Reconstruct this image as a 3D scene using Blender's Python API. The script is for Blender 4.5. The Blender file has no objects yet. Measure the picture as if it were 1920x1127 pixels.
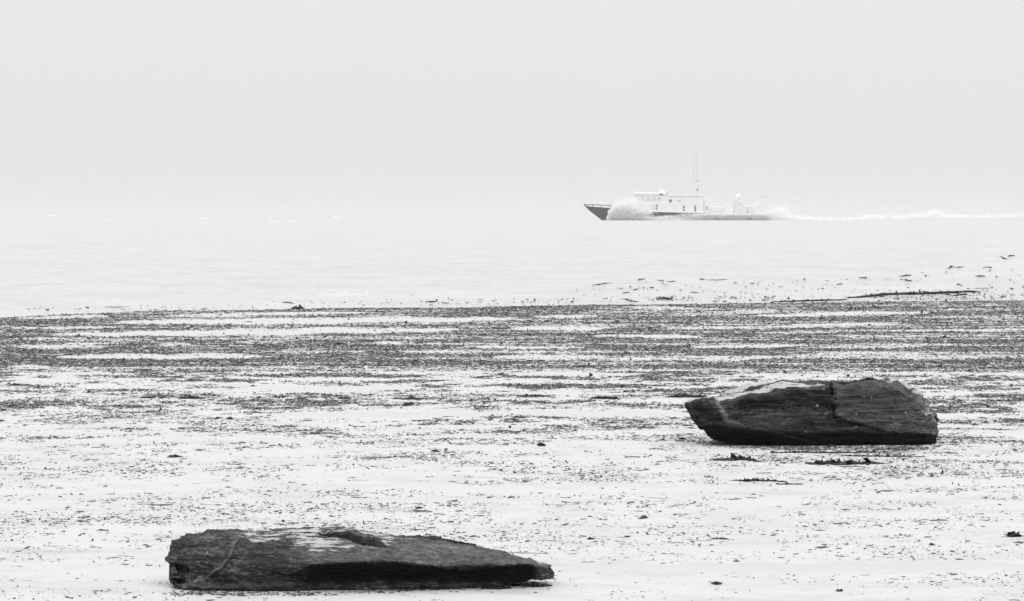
import bpy, math, random
import numpy as np

# ------------------------------------------------------------------ camera, sky, sun, exposure
F = 6000.0          # focal length in photograph pixels (1920 wide)
CX, HY = 960.0, 400.0   # image column of the view axis, image row of the horizon
H = 1.70            # eye height above the flat
scn = bpy.context.scene
cam_d = bpy.data.cameras.new('camera')
cam_d.sensor_width = 36.0
cam_d.sensor_fit = 'HORIZONTAL'
cam_d.lens = 36.0 * F / 1920.0
cam_d.shift_y = -(563.5 - HY) / 1920.0
cam_d.clip_start = 0.5
cam_d.clip_end = 60000.0
cam = bpy.data.objects.new('camera', cam_d)
cam.location = (0, 0, H)
cam.rotation_euler = (math.radians(90), 0, 0)
scn.collection.objects.link(cam)
scn.camera = cam

SUN_EL, SUN_AZ = 56.0, 80.0       # degrees; azimuth from the view axis (+Y) towards the right (+X)
w = bpy.data.worlds.new('World'); scn.world = w; w.use_nodes = True
nt = w.node_tree; nt.nodes.clear()
sky = nt.nodes.new('ShaderNodeTexSky'); sky.sky_type = 'NISHITA'; sky.sun_disc = False
sky.sun_elevation = math.radians(SUN_EL); sky.sun_rotation = math.radians(SUN_AZ)
sky.air_density = 2.0; sky.dust_density = 6.0
bw = nt.nodes.new('ShaderNodeRGBToBW')
cl = nt.nodes.new('ShaderNodeMix'); cl.data_type = 'FLOAT'
cl.inputs[0].default_value = 0.95           # closed cloud cover over the clear sky
# closed cloud layer with the standard overcast distribution: horizon 1, zenith 3
geo = nt.nodes.new('ShaderNodeTexCoord'); sep = nt.nodes.new('ShaderNodeSeparateXYZ'); nt.links.new(geo.outputs['Generated'], sep.inputs[0])
up_ = nt.nodes.new('ShaderNodeMath'); up_.operation = 'MAXIMUM'; up_.inputs[1].default_value = 0.0; nt.links.new(sep.outputs['Z'], up_.inputs[0])
pw_ = nt.nodes.new('ShaderNodeMath'); pw_.operation = 'POWER'; pw_.inputs[1].default_value = 1.4; nt.links.new(up_.outputs[0], pw_.inputs[0])
ov = nt.nodes.new('ShaderNodeMath'); ov.operation = 'MULTIPLY_ADD'; ov.inputs[1].default_value = 2.1; ov.inputs[2].default_value = 1.0; nt.links.new(pw_.outputs[0], ov.inputs[0])
lv_ = nt.nodes.new('ShaderNodeMath'); lv_.operation = 'MULTIPLY'; lv_.inputs[1].default_value = 5.55; nt.links.new(ov.outputs[0], lv_.inputs[0])
nt.links.new(lv_.outputs[0], cl.inputs[3])
bg = nt.nodes.new('ShaderNodeBackground'); bg.inputs['Strength'].default_value = 0.10
wo = nt.nodes.new('ShaderNodeOutputWorld')
nt.links.new(sky.outputs[0], bw.inputs[0]); nt.links.new(bw.outputs[0], cl.inputs[2])
nt.links.new(cl.outputs[0], bg.inputs['Color']); nt.links.new(bg.outputs[0], wo.inputs['Surface'])

sd = bpy.data.lights.new('sun', 'SUN'); sd.energy = 0.6; sd.angle = math.radians(25); sd.color = (1, 1, 1)
sun = bpy.data.objects.new('sun', sd); scn.collection.objects.link(sun)
sun.rotation_euler = (math.radians(-(90 - SUN_EL)), 0, math.radians(-SUN_AZ))
sun.location = (0, 0, 60)

vs = scn.view_settings
vs.view_transform = 'Standard'; vs.look = 'None'; vs.gamma = 1.0; vs.use_curve_mapping = False
vs.exposure = 0.54
scn.cycles.volume_bounces = 1
scn.cycles.max_bounces = 12
scn.cycles.diffuse_bounces = 8
scn.cycles.use_denoising = True

# ------------------------------------------------------------------ helpers
C = scn.collection
rng = np.random.default_rng(7)

def P(px, py, Y):
    """photo pixel -> world point at distance Y"""
    return ((px - CX) / F * Y, Y, H - (py - HY) / F * Y)

def gY(py):
    return H * F / (py - HY)

def G(px, py):
    Y = gY(py)
    return ((px - CX) / F * Y, Y)

_perm = np.random.default_rng(3).permutation(512).astype(np.int64)
_perm = np.concatenate([_perm, _perm, _perm])
_grad = np.random.default_rng(4).normal(size=(512, 3)); _grad /= np.linalg.norm(_grad, axis=1)[:, None]

def noise3(x, y, z):
    x, y, z = np.broadcast_arrays(np.asarray(x, float), np.asarray(y, float), np.asarray(z, float))
    xi, yi, zi = np.floor(x).astype(np.int64), np.floor(y).astype(np.int64), np.floor(z).astype(np.int64)
    xf, yf, zf = x - xi, y - yi, z - zi
    u, v, t = [a * a * a * (a * (a * 6 - 15) + 10) for a in (xf, yf, zf)]
    def gr(dx, dy, dz):
        h = _perm[(_perm[(_perm[(xi + dx) & 511] + yi + dy) & 511] + zi + dz) & 511]
        g = _grad[h]
        return g[..., 0] * (xf - dx) + g[..., 1] * (yf - dy) + g[..., 2] * (zf - dz)
    def L(a, b, s): return a + s * (b - a)
    x00 = L(gr(0, 0, 0), gr(1, 0, 0), u); x10 = L(gr(0, 1, 0), gr(1, 1, 0), u)
    x01 = L(gr(0, 0, 1), gr(1, 0, 1), u); x11 = L(gr(0, 1, 1), gr(1, 1, 1), u)
    return L(L(x00, x10, v), L(x01, x11, v), t) * 1.6

def fbm(x, y, z, o=4, g=0.5):
    s, a, f = 0, 1.0, 1.0
    for i in range(o):
        s = s + a * noise3(x * f + 11.3 * i, y * f + 5.7 * i, z * f + 3.1 * i)
        a *= g; f *= 2.03
    return s

def sstep(a, b, x):
    t = np.clip((x - a) / (b - a), 0, 1)
    return t * t * (3 - 2 * t)

def link(name, me, mat=None, parent=None):
    o = bpy.data.objects.new(name, me)
    C.objects.link(o)
    if mat is not None and me is not None: me.materials.append(mat)
    if parent is not None: o.parent = parent
    return o

def tag(o, label=None, cat=None, group=None, kind=None):
    if label: o['label'] = label
    if cat: o['category'] = cat
    if group: o['group'] = group
    if kind: o['kind'] = kind
    return o

def empty(name, loc=(0, 0, 0)):
    o = bpy.data.objects.new(name, None); o.location = loc; o.empty_display_size = 0.2
    C.objects.link(o); return o

def np_mesh(name, V, faces, smooth=False, attrs=None):
    """V (n,3); faces (m,3) or (m,4) int array"""
    V = np.ascontiguousarray(V, dtype=np.float32); faces = np.ascontiguousarray(faces, dtype=np.int32)
    me = bpy.data.meshes.new(name)
    m, k = faces.shape
    me.vertices.add(len(V)); me.vertices.foreach_set('co', V.ravel())
    me.loops.add(m * k); me.loops.foreach_set('vertex_index', faces.ravel())
    me.polygons.add(m)
    me.polygons.foreach_set('loop_start', np.arange(0, m * k, k, dtype=np.int32))
    me.polygons.foreach_set('loop_total', np.full(m, k, dtype=np.int32))
    me.polygons.foreach_set('use_smooth', np.full(m, smooth, dtype=bool))
    if attrs:
        for an, av in attrs.items():
            a = me.attributes.new(an, 'FLOAT', 'POINT'); a.data.foreach_set('value', np.asarray(av, dtype=np.float32).ravel())
    me.update(calc_edges=True); me.validate()
    return me

def grid_faces(nr, nc):
    i = np.arange(nr - 1)[:, None] * nc + np.arange(nc - 1)[None, :]
    return np.stack([i, i + 1, i + nc + 1, i + nc], -1).reshape(-1, 4)

# ------------------------------------------------------------------ materials
def mat_new(name):
    m = bpy.data.materials.new(name); m.use_nodes = True
    return m, m.node_tree, m.node_tree.nodes['Principled BSDF']

def N(nt, t, **kw):
    n = nt.nodes.new(t)
    for k, v in kw.items():
        if k.startswith('_'): setattr(n, k[1:], v)
        else: n.inputs[k].default_value = v
    return n

def ramp(nt, src, stops):
    r = nt.nodes.new('ShaderNodeValToRGB')
    e = r.color_ramp.elements
    while len(e) < len(stops): e.new(0.5)
    for el, (p, v) in zip(e, stops):
        el.position = p; el.color = (v, v, v, 1)
    nt.links.new(src, r.inputs[0]); return r

def plain(name, v, rough=0.6, spec=0.5, nscale=0, namp=0.0, bump=0.0):
    m, nt, b = mat_new(name)
    b.inputs['Base Color'].default_value = (v, v, v, 1)
    b.inputs['Roughness'].default_value = rough
    b.inputs['Specular IOR Level'].default_value = spec
    if nscale:
        tc = nt.nodes.new('ShaderNodeTexCoord')
        n = N(nt, 'ShaderNodeTexNoise', Scale=nscale, Detail=5.0)
        nt.links.new(tc.outputs['Object'], n.inputs['Vector'])
        r = ramp(nt, n.outputs['Fac'], [(0.3, max(0, v - namp)), (0.7, min(1, v + namp))])
        nt.links.new(r.outputs[0], b.inputs['Base Color'])
        if bump:
            bp = N(nt, 'ShaderNodeBump', Strength=1.0, Distance=bump)
            nt.links.new(n.outputs['Fac'], bp.inputs['Height']); nt.links.new(bp.outputs[0], b.inputs['Normal'])
    return m

# wet pale sand
M_SAND, nt, b = mat_new('wet_sand')
tc = nt.nodes.new('ShaderNodeTexCoord')
mp = N(nt, 'ShaderNodeMapping'); mp.inputs['Scale'].default_value = (1.0, 1.6, 1)
n1 = N(nt, 'ShaderNodeTexNoise', Scale=1.1, Detail=6.0, Roughness=0.6)
n2 = N(nt, 'ShaderNodeTexNoise', Scale=60.0, Detail=3.0)
nt.links.new(tc.outputs['Object'], mp.inputs['Vector']); nt.links.new(mp.outputs[0], n1.inputs['Vector']); nt.links.new(tc.outputs['Object'], n2.inputs['Vector'])
n4 = N(nt, 'ShaderNodeTexNoise', Scale=1.0, Detail=5.0, Roughness=0.65)
mp4 = N(nt, 'ShaderNodeMapping'); mp4.inputs['Scale'].default_value = (5, 7, 1)
nt.links.new(tc.outputs['Object'], mp4.inputs['Vector']); nt.links.new(mp4.outputs[0], n4.inputs['Vector'])
av = N(nt, 'ShaderNodeMath', _operation='MULTIPLY_ADD'); av.inputs[1].default_value = 0.6
av2 = N(nt, 'ShaderNodeMath', _operation='MULTIPLY'); av2.inputs[1].default_value = 0.4
nt.links.new(n4.outputs['Fac'], av2.inputs[0]); nt.links.new(n1.outputs['Fac'], av.inputs[0]); nt.links.new(av2.outputs[0], av.inputs[2])
r = ramp(nt, av.outputs[0], [(0.36, 0.335), (0.50, 0.415), (0.64, 0.44)])
mx = N(nt, 'ShaderNodeMix', _data_type='RGBA', _blend_type='MULTIPLY'); mx.inputs[0].default_value = 1
r2 = ramp(nt, n2.outputs['Fac'], [(0.3, 0.93), (0.6, 1.0)])
nt.links.new(r.outputs[0], mx.inputs[6]); nt.links.new(r2.outputs[0], mx.inputs[7]); nt.links.new(mx.outputs[2], b.inputs['Base Color'])
rr = ramp(nt, n1.outputs['Fac'], [(0.35, 0.50), (0.65, 0.62)]); nt.links.new(rr.outputs[0], b.inputs['Roughness'])
bp = N(nt, 'ShaderNodeBump', Strength=0.5, Distance=0.004); nt.links.new(n2.outputs['Fac'], bp.inputs['Height']); nt.links.new(bp.outputs[0], b.inputs['Normal'])

M_POOL, nt, b = mat_new('pool_water')
b.inputs['Base Color'].default_value = (0.39, 0.39, 0.39, 1); b.inputs['Roughness'].default_value = 0.34; b.inputs['IOR'].default_value = 1.33
tc = nt.nodes.new('ShaderNodeTexCoord'); n1 = N(nt, 'ShaderNodeTexNoise', Scale=14.0, Detail=3.0); nt.links.new(tc.outputs['Object'], n1.inputs['Vector'])
bp = N(nt, 'ShaderNodeBump', Strength=0.3, Distance=0.004); nt.links.new(n1.outputs['Fac'], bp.inputs['Height']); nt.links.new(bp.outputs[0], b.inputs['Normal'])

# turbid, silt-laden sea water
M_SEA, nt, b = mat_new('silty_sea')
b.inputs['Roughness'].default_value = 0.22; b.inputs['IOR'].default_value = 1.33
tc = nt.nodes.new('ShaderNodeTexCoord')
mp = N(nt, 'ShaderNodeMapping'); mp.inputs['Scale'].default_value = (0.35, 1.0, 1)
n1 = N(nt, 'ShaderNodeTexNoise', Scale=0.9, Detail=7.0, Roughness=0.62)
nt.links.new(tc.outputs['Object'], mp.inputs['Vector']); nt.links.new(mp.outputs[0], n1.inputs['Vector'])
r = ramp(nt, n1.outputs['Fac'], [(0.35, 0.35), (0.7, 0.41)]); nt.links.new(r.outputs[0], b.inputs['Base Color'])
bp = N(nt, 'ShaderNodeBump', Strength=1.0, Distance=0.13); nt.links.new(n1.outputs['Fac'], bp.inputs['Height']); nt.links.new(bp.outputs[0], b.inputs['Normal'])

M_FOAM, nt, b = mat_new('sea_foam')
df = N(nt, 'ShaderNodeBsdfDiffuse'); df.inputs['Color'].default_value = (.935, .935, .935, 1)
tr = N(nt, 'ShaderNodeBsdfTranslucent'); tr.inputs['Color'].default_value = (.935, .935, .935, 1)
ms = N(nt, 'ShaderNodeMixShader'); ms.inputs[0].default_value = 0.5
nt.links.new(df.outputs[0], ms.inputs[1]); nt.links.new(tr.outputs[0], ms.inputs[2]); nt.links.new(ms.outputs[0], nt.nodes['Material Output'].inputs['Surface'])

def weed_mat(name, lo, hi, rough):
    m, nt, b = mat_new(name)
    a = nt.nodes.new('ShaderNodeAttribute'); a.attribute_name = 'shade'
    r = ramp(nt, a.outputs['Fac'], [(0.0, lo), (0.7, lo + 0.45 * (hi - lo)), (1.0, hi)])
    nt.links.new(r.outputs[0], b.inputs['Base Color']); b.inputs['Roughness'].default_value = rough
    b.inputs['Specular IOR Level'].default_value = 0.25
    return m
M_WEED = weed_mat('seaweed', 0.020, 0.11, 0.6)
M_WEED_MID = weed_mat('packed_seaweed', 0.012, 0.06, 0.65)
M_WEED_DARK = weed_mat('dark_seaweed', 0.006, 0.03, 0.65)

def rock_mat(name, lo, hi, ztilt=0.0, zs=55.0):
    m, nt, b = mat_new(name)
    tc = nt.nodes.new('ShaderNodeTexCoord')
    mp = N(nt, 'ShaderNodeMapping'); mp.inputs['Scale'].default_value = (9, 9, zs); mp.inputs['Rotation'].default_value = (0, ztilt, 0)
    n1 = N(nt, 'ShaderNodeTexNoise', Scale=1.0, Detail=8.0, Roughness=0.68)
    n2 = N(nt, 'ShaderNodeTexNoise', Scale=4.0, Detail=5.0, Roughness=0.6)
    n3 = N(nt, 'ShaderNodeTexNoise', Scale=170.0, Detail=3.0)
    nt.links.new(tc.outputs['Object'], mp.inputs['Vector']); nt.links.new(mp.outputs[0], n1.inputs['Vector'])
    nt.links.new(tc.outputs['Object'], n2.inputs['Vector']); nt.links.new(tc.outputs['Object'], n3.inputs['Vector'])
    ad = N(nt, 'ShaderNodeMath', _operation='MULTIPLY_ADD'); ad.inputs[1].default_value = 0.55
    ad2 = N(nt, 'ShaderNodeMath', _operation='MULTIPLY_ADD'); ad2.inputs[1].default_value = 0.28
    nt.links.new(n1.outputs['Fac'], ad.inputs[0]); nt.links.new(n2.outputs['Fac'], ad2.inputs[0])
    nt.links.new(ad2.outputs[0], ad.inputs[2]); ad2.inputs[2].default_value = 0.10
    r = ramp(nt, ad.outputs[0], [(0.36, lo), (0.50, lo + 0.3 * (hi - lo)), (0.64, hi)])
    ng = N(nt, 'ShaderNodeTexNoise', Scale=1.0, Detail=4.0, Roughness=0.75)
    mg = N(nt, 'ShaderNodeMapping'); mg.inputs['Scale'].default_value = (30, 30, 100)
    nt.links.new(tc.outputs['Object'], mg.inputs['Vector']); nt.links.new(mg.outputs[0], ng.inputs['Vector'])
    rg_ = ramp(nt, ng.outputs['Fac'], [(0.38, 0.06), (0.52, 0.34), (0.65, 1.0)])
    gm = N(nt, 'ShaderNodeMix', _data_type='RGBA', _blend_type='MULTIPLY'); gm.inputs[0].default_value = 1.0
    sc2 = N(nt, 'ShaderNodeVectorMath', _operation='SCALE'); sc2.inputs['Scale'].default_value = 2.5
    nt.links.new(rg_.outputs[0], sc2.inputs[0]); nt.links.new(sc2.outputs[0], gm.inputs[7]); nt.links.new(r.outputs[0], gm.inputs[6])
    n5 = N(nt, 'ShaderNodeTexNoise', Scale=1.0, Detail=4.0, Roughness=0.6)
    m5 = N(nt, 'ShaderNodeMapping'); m5.inputs['Scale'].default_value = (2.6, 2.6, 13); m5.inputs['Rotation'].default_value = (0, ztilt, 0)
    nt.links.new(tc.outputs['Object'], m5.inputs['Vector']); nt.links.new(m5.outputs[0], n5.inputs['Vector'])
    r5 = ramp(nt, n5.outputs['Fac'], [(0.36, 0.16), (0.50, 0.40), (0.62, 1.0)])
    s5 = N(nt, 'ShaderNodeVectorMath', _operation='SCALE'); s5.inputs['Scale'].default_value = 2.1; nt.links.new(r5.outputs[0], s5.inputs[0])
    g5 = N(nt, 'ShaderNodeMix', _data_type='RGBA', _blend_type='MULTIPLY'); g5.inputs[0].default_value = 1.0
    nt.links.new(gm.outputs[2], g5.inputs[6]); nt.links.new(s5.outputs[0], g5.inputs[7])
    n6 = N(nt, 'ShaderNodeTexNoise', Scale=1.0, Detail=5.0, Roughness=0.7)
    m6 = N(nt, 'ShaderNodeMapping'); m6.inputs['Scale'].default_value = (7, 26, 60)
    nt.links.new(tc.outputs['Object'], m6.inputs['Vector']); nt.links.new(m6.outputs[0], n6.inputs['Vector'])
    at = nt.nodes.new('ShaderNodeAttribute'); at.attribute_name = 'vein'  # carries the true vein and lit facets painted paler
    mx = N(nt, 'ShaderNodeMix', _data_type='RGBA'); mx.inputs[7].default_value = (0.26, 0.26, 0.26, 1)
    nt.links.new(at.outputs['Fac'], mx.inputs[0]); nt.links.new(g5.outputs[2], mx.inputs[6])
    # wet sheen on the rock tops painted pale, broken up along the strata
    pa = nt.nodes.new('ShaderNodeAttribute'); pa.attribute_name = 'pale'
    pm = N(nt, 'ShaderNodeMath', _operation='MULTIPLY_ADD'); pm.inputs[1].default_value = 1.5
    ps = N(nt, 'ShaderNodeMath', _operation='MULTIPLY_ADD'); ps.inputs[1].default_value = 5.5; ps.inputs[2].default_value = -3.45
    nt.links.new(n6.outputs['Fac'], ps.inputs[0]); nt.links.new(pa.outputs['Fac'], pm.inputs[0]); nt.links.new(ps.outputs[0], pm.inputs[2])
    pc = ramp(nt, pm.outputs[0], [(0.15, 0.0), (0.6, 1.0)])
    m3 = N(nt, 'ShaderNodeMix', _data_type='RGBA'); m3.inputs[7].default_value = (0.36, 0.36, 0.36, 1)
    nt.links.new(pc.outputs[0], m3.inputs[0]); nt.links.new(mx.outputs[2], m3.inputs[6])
    # shade of the undercut, hollow, crack and turned faces painted dark
    al = nt.nodes.new('ShaderNodeAttribute'); al.attribute_name = 'painted_shade'
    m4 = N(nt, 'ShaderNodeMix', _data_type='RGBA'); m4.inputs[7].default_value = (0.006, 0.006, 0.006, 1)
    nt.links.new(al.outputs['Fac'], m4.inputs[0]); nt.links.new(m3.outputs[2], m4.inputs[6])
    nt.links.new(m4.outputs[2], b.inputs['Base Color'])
    b.inputs['Roughness'].default_value = 0.55
    sp = N(nt, 'ShaderNodeMath', _operation='MULTIPLY_ADD'); sp.inputs[1].default_value = -0.10; sp.inputs[2].default_value = 0.12
    nt.links.new(al.outputs['Fac'], sp.inputs[0]); nt.links.new(sp.outputs[0], b.inputs['Specular IOR Level'])
    bp1 = N(nt, 'ShaderNodeBump', Strength=1.0, Distance=0.010); nt.links.new(n1.outputs['Fac'], bp1.inputs['Height'])
    bp2 = N(nt, 'ShaderNodeBump', Strength=0.8, Distance=0.003); nt.links.new(n3.outputs['Fac'], bp2.inputs['Height'])
    nt.links.new(bp1.outputs[0], bp2.inputs['Normal']); nt.links.new(bp2.outputs[0], b.inputs['Normal'])
    return m
M_ROCK_R = rock_mat('layered_rock', 0.004, 0.036, 0.05, 60)
M_ROCK_L = rock_mat('layered_rock_near', 0.009, 0.060, -0.12, 70)
M_BARN = plain('barnacle_shell', 0.22, 0.7)

# ------------------------------------------------------------------ setting: shoreline, flat, sea
SHX = np.array([-400, 19, 100, 200, 300, 480, 600, 700, 850, 960, 1100, 1200, 1380, 1540, 1800, 1900, 2300.])
SHY = np.array([612, 594.5, 591, 586, 582, 581, 578, 577.5, 576, 573.5, 571.5, 570.5, 568.5, 566, 564.5, 563.5, 559.])
_shw = np.array([G(a, c) for a, c in zip(SHX, SHY)])
def shoreY(X):
    X = np.asarray(X, float)
    return np.interp(X, _shw[:, 0], _shw[:, 1])

CRX = np.array([-400, 19, 300, 520, 600, 700, 860, 1000, 1050, 1100, 1150, 1200, 1240, 1275, 1350, 1450, 1480, 1530, 1560, 1620, 1700, 1800, 1900, 1940, 2300.])
CRY = np.array([572, 568, 566, 563, 561, 555, 546, 541, 538.5, 533, 525.5, 519, 517, 520.5, 522, 518.5, 517.5, 521.5, 522.5, 517, 510, 497, 480, 475, 462.])
TC = 2.8
_crY = np.array([float(shoreY((a - CX) / F * 58.0)) + TC for a in CRX])
_crXw = (CRX - CX) / F * _crY
_crZ = H - (CRY - HY) / F * _crY
def crestZ(X): return np.interp(X, _crXw, _crZ)

def ground_z(X, Y):
    X = np.asarray(X, float); Y = np.asarray(Y, float)
    und = 0.006 * noise3(X * 0.35, Y * 0.35, 1.5) + 0.003 * noise3(X * 1.3, Y * 1.3, 7.5)
    t = Y - shoreY(X)
    return und * sstep(60, 30, np.abs(X)) - 0.06 * np.clip(t + 0.2, 0, 30)

def wave_z(X, t):
    """swell breaking on the shore, t metres beyond the shoreline"""
    hc = crestZ(X) + 0.008 * noise3(X * 0.9, t * 0.5, 2.2)
    up = np.clip(t / TC, 0, 1)
    prof = 0.45 * up ** 1.15 + 0.55 * sstep(0.0, 1.0, up)
    dn = 1 - sstep(TC, TC + 6.5, t)
    z = np.where(t < TC, hc * prof, hc * dn)
    face = sstep(0, 0.8, t) * sstep(TC + 1, TC - 0.5, t)
    z = z + face * (0.018 * noise3(X * 0.7, t * 1.1, 9.1) + 0.007 * noise3(X * 2.2, t * 3.5, 4.4)) * np.clip(hc * 3, 0.3, 1)
    return z

_wr = np.random.default_rng(21)
WAVES = []
for i in range(34):
    lam = 0.9 * (1.10 ** i)
    th = _wr.normal(0, 0.55)
    WAVES.append((lam, th, _wr.uniform(0, 6.28), 0.021 * lam ** 0.28))
def chop(X, Y, res):
    z = 0
    for lam, th, ph, a in WAVES:
        k = 2 * math.pi / lam
        arg = k * (X * math.sin(th) + Y * math.cos(th)) + ph
        fade = sstep(2.0, 4.0, lam / res)
        s = np.sin(arg)
        z = z + a * fade * (s + 0.25 * np.cos(2 * arg))
    env = 0.75 + 0.5 * noise3(X * 0.03, Y * 0.03, 3.3)
    return z * env * 0.60

def sea_z(X, Y, res=0.3):
    t = Y - shoreY(X)
    z = wave_z(X, t) + 0.0 + chop(X, Y, res) * sstep(TC + 1.0, TC + 16, t)
    return np.where(t < 0, -0.05 * np.clip(-t, 0, 1) * 2 - 0.0, z) + np.where(t < 0, 0, 0.004)

# tidal flat (one sheet, runs under the sea and far to both sides and behind the camera)
xs = np.concatenate([-np.geomspace(400, 14, 26), np.linspace(-13, 13, 160), np.geomspace(14, 400, 26)])
ys = np.concatenate([-np.geomspace(300, 10, 14), np.linspace(-8, 70, 260), [74, 80, 90]])
XX, YY = np.meshgrid(xs, ys)
V = np.stack([XX, YY, ground_z(XX, YY)], -1).reshape(-1, 3)
tag(link('tidal_flat', np_mesh('tidal_flat', V, grid_faces(len(ys), len(xs)), True), M_SAND), 'pale wet tidal flat strewn with seaweed', 'ground', kind='structure')

# sea: columns fan out with the view, rows get longer with distance; reaches the horizon
cpx = np.concatenate([np.linspace(-30000, -1600, 16), np.linspace(-1500, -320, 34), np.linspace(-300, 2220, 560), np.linspace(2250, 3420, 34), np.linspace(3520, 32000, 16)])
tt = np.concatenate([np.linspace(-0.6, 12, 80), np.geomspace(12.15, 760, 490), np.geomspace(780, 13000, 40)])
ang = (cpx - CX) / F
Y0 = np.array([float(np.interp(0, [0], [0]))])
# intersection of each view column with the shoreline
Xc = ang * 57.0
for _ in range(12): Xc = np.clip(ang * shoreY(np.clip(Xc, -60, 60)), -400, 400)
Ysh = shoreY(Xc)
YY = Ysh[None, :] + tt[:, None]
XX = ang[None, :] * YY
# far columns: keep a plain fan
res = np.maximum(0.10, np.concatenate([[0.1], np.diff(tt)]))[:, None]
ZZ = sea_z(XX, YY, np.maximum(res, 3.6 / F * YY))
V = np.stack([XX, YY, ZZ], -1).reshape(-1, 3)
tag(link('sea', np_mesh('sea', V, grid_faces(len(tt), len(cpx)), True), M_SEA), 'pale choppy sea with a swell breaking on the shore', 'sea', kind='structure')

# ------------------------------------------------------------------ pools of standing water on the flat
# x0, x1, y at x0, y at x1, thickness (photo pixels), left-over seaweed inside
POOLS = [
 (35, 205, 597, 594, 4, .05), (310, 690, 593.5, 585.5, 6, .10), (215, 980, 605.5, 597, 11, .03), (19, 230, 616, 613.5, 4, .12),
 (95, 870, 628.5, 618.5, 11, .06), (19, 200, 650.5, 650, 6, .22), (120, 240, 645, 643, 3, .1), (300, 360, 647, 646, 2.5, .15),
 (105, 505, 670, 667, 9, .02), (19, 94, 687.5, 687.5, 3, .1), (19, 220, 700.5, 701.5, 5, .06), (440, 560, 641.5, 639.5, 3, .1),
 (700, 776, 641.5, 641, 3, .03), (762, 880, 660.5, 660, 3, .03), (868, 1095, 650, 651.5, 4, .08), (922, 1135, 669, 669.5, 9, .04),
 (690, 960, 699, 700, 5, .08), (950, 1205, 702.5, 701, 9, .03), (430, 790, 730, 727, 12, .04), (500, 960, 778, 775, 14, .02), (940, 1310, 774, 777, 15, .02),
 (1165, 1285, 576, 576, 2.5, .05), (1085, 1460, 586, 584, 13, .38), (1420, 1745, 591, 587, 6, .06), (955, 1145, 616, 615, 7, .06),
 (1000, 1120, 594, 592.5, 4, .1), (1250, 1445, 615, 615, 2.5, .1), (1115, 1325, 629.5, 632, 5, .07), (1295, 1512, 651, 648.5, 5, .08),
 (1100, 1450, 671, 671, 11, .26), (1420, 1960, 669, 666, 12, .34), (1420, 1705, 612, 609, 6, .06), (1490, 1960, 621.5, 618.5, 3.2, .12),
 (1420, 1570, 625, 623.5, 2.5, .15), (1570, 1960, 631, 629.5, 3, .2), (1495, 1730, 652.5, 651, 3, .12), (1700, 1960, 596, 592, 2.5, .25),
 (1730, 1830, 740, 740, 4, .03), (560, 700, 617, 616, 3, .1), (1380, 1960, 703, 700, 5, .25), (1840, 1885, 572, 572, 1.8, .1),
 (1010, 1230, 732, 731, 5, .2), (19, 330, 815, 812, 6, .06), (19, 170, 874, 873, 6, .05), (19, 260, 932, 929, 8, .05), (470, 600, 823, 824, 6, .06),
 (560, 700, 912, 911, 13, .06), (520, 1210, 938, 936, 8, .05), (940, 1180, 818, 815, 4, .1), (1040, 2000, 1068, 1062, 26, .02), (-60, 305, 1096, 1098, 14, .02),
 (230, 470, 738, 735, 5, .1), (800, 1000, 818, 820, 8, .05)]
BANDS = [  # denser drift lines below the mats, and weed put in for rock reflections: x0, x1, y0, y1, thickness, coverage
 (-60, 480, 757, 752, 9, .72), (120, 330, 748, 746, 4, .7), (480, 700, 751, 752, 8, .5), (620, 800, 746, 747, 6, .65), (820, 960, 741, 742, 6, .6), (860, 1010, 740, 741, 5, .6),
 (1000, 1340, 746, 743, 8, .62), (1230, 1335, 739, 738, 6, .7), (480, 800, 765, 766, 5, .45), (960, 1230, 763, 764, 4, .35), (1040, 1400, 820, 824, 11, .36), (1240, 1420, 826, 830, 9, .55),
 (1430, 1770, 838, 836, 7, .5), (1740, 1960, 744, 743, 6, .6), (480, 1000, 718, 718, 4, .45), (1640, 1960, 706, 704, 6, .5), (960, 1180, 804, 804, 6, .28), (600, 900, 828, 829, 9, .2),
 (19, 300, 792, 790, 5, .3), (1385, 1768, 841, 839, 12, .74), (1300, 1440, 832, 838, 8, .7), (285, 660, 1112, 1112, 10, .5), (620, 1050, 1111, 1093, 7, .6), (1180, 1420, 714, 711, 8, .6), (1100, 1300, 718, 720, 4, .35), (540, 620, 719, 719, 3.5, .5), (1370, 1960, 688, 686, 6, .5), (900, 1400, 684, 684, 7, .5)]  # bands at the rock feet stand in for reflection and shading

def lens(px, py, x0, x1, y0, y1, th, pw=0.6):
    u = (px - x0) / (x1 - x0)
    yc = y0 + (y1 - y0) * np.clip(u, 0, 1)
    wv = 0.28 * th * noise3(px * 0.012, x0 * 0.37, th * 1.7) + 0.5 * noise3(px * 0.06, x0 * 0.37, 3.1) + .5 * noise3(px * .2, py * .1, x0)
    half = 0.5 * th * np.clip(4 * u * (1 - u), 0, 1) ** pw
    return np.where((u > 0) & (u < 1), half - np.abs(py - yc - wv), -99.0)

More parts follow.
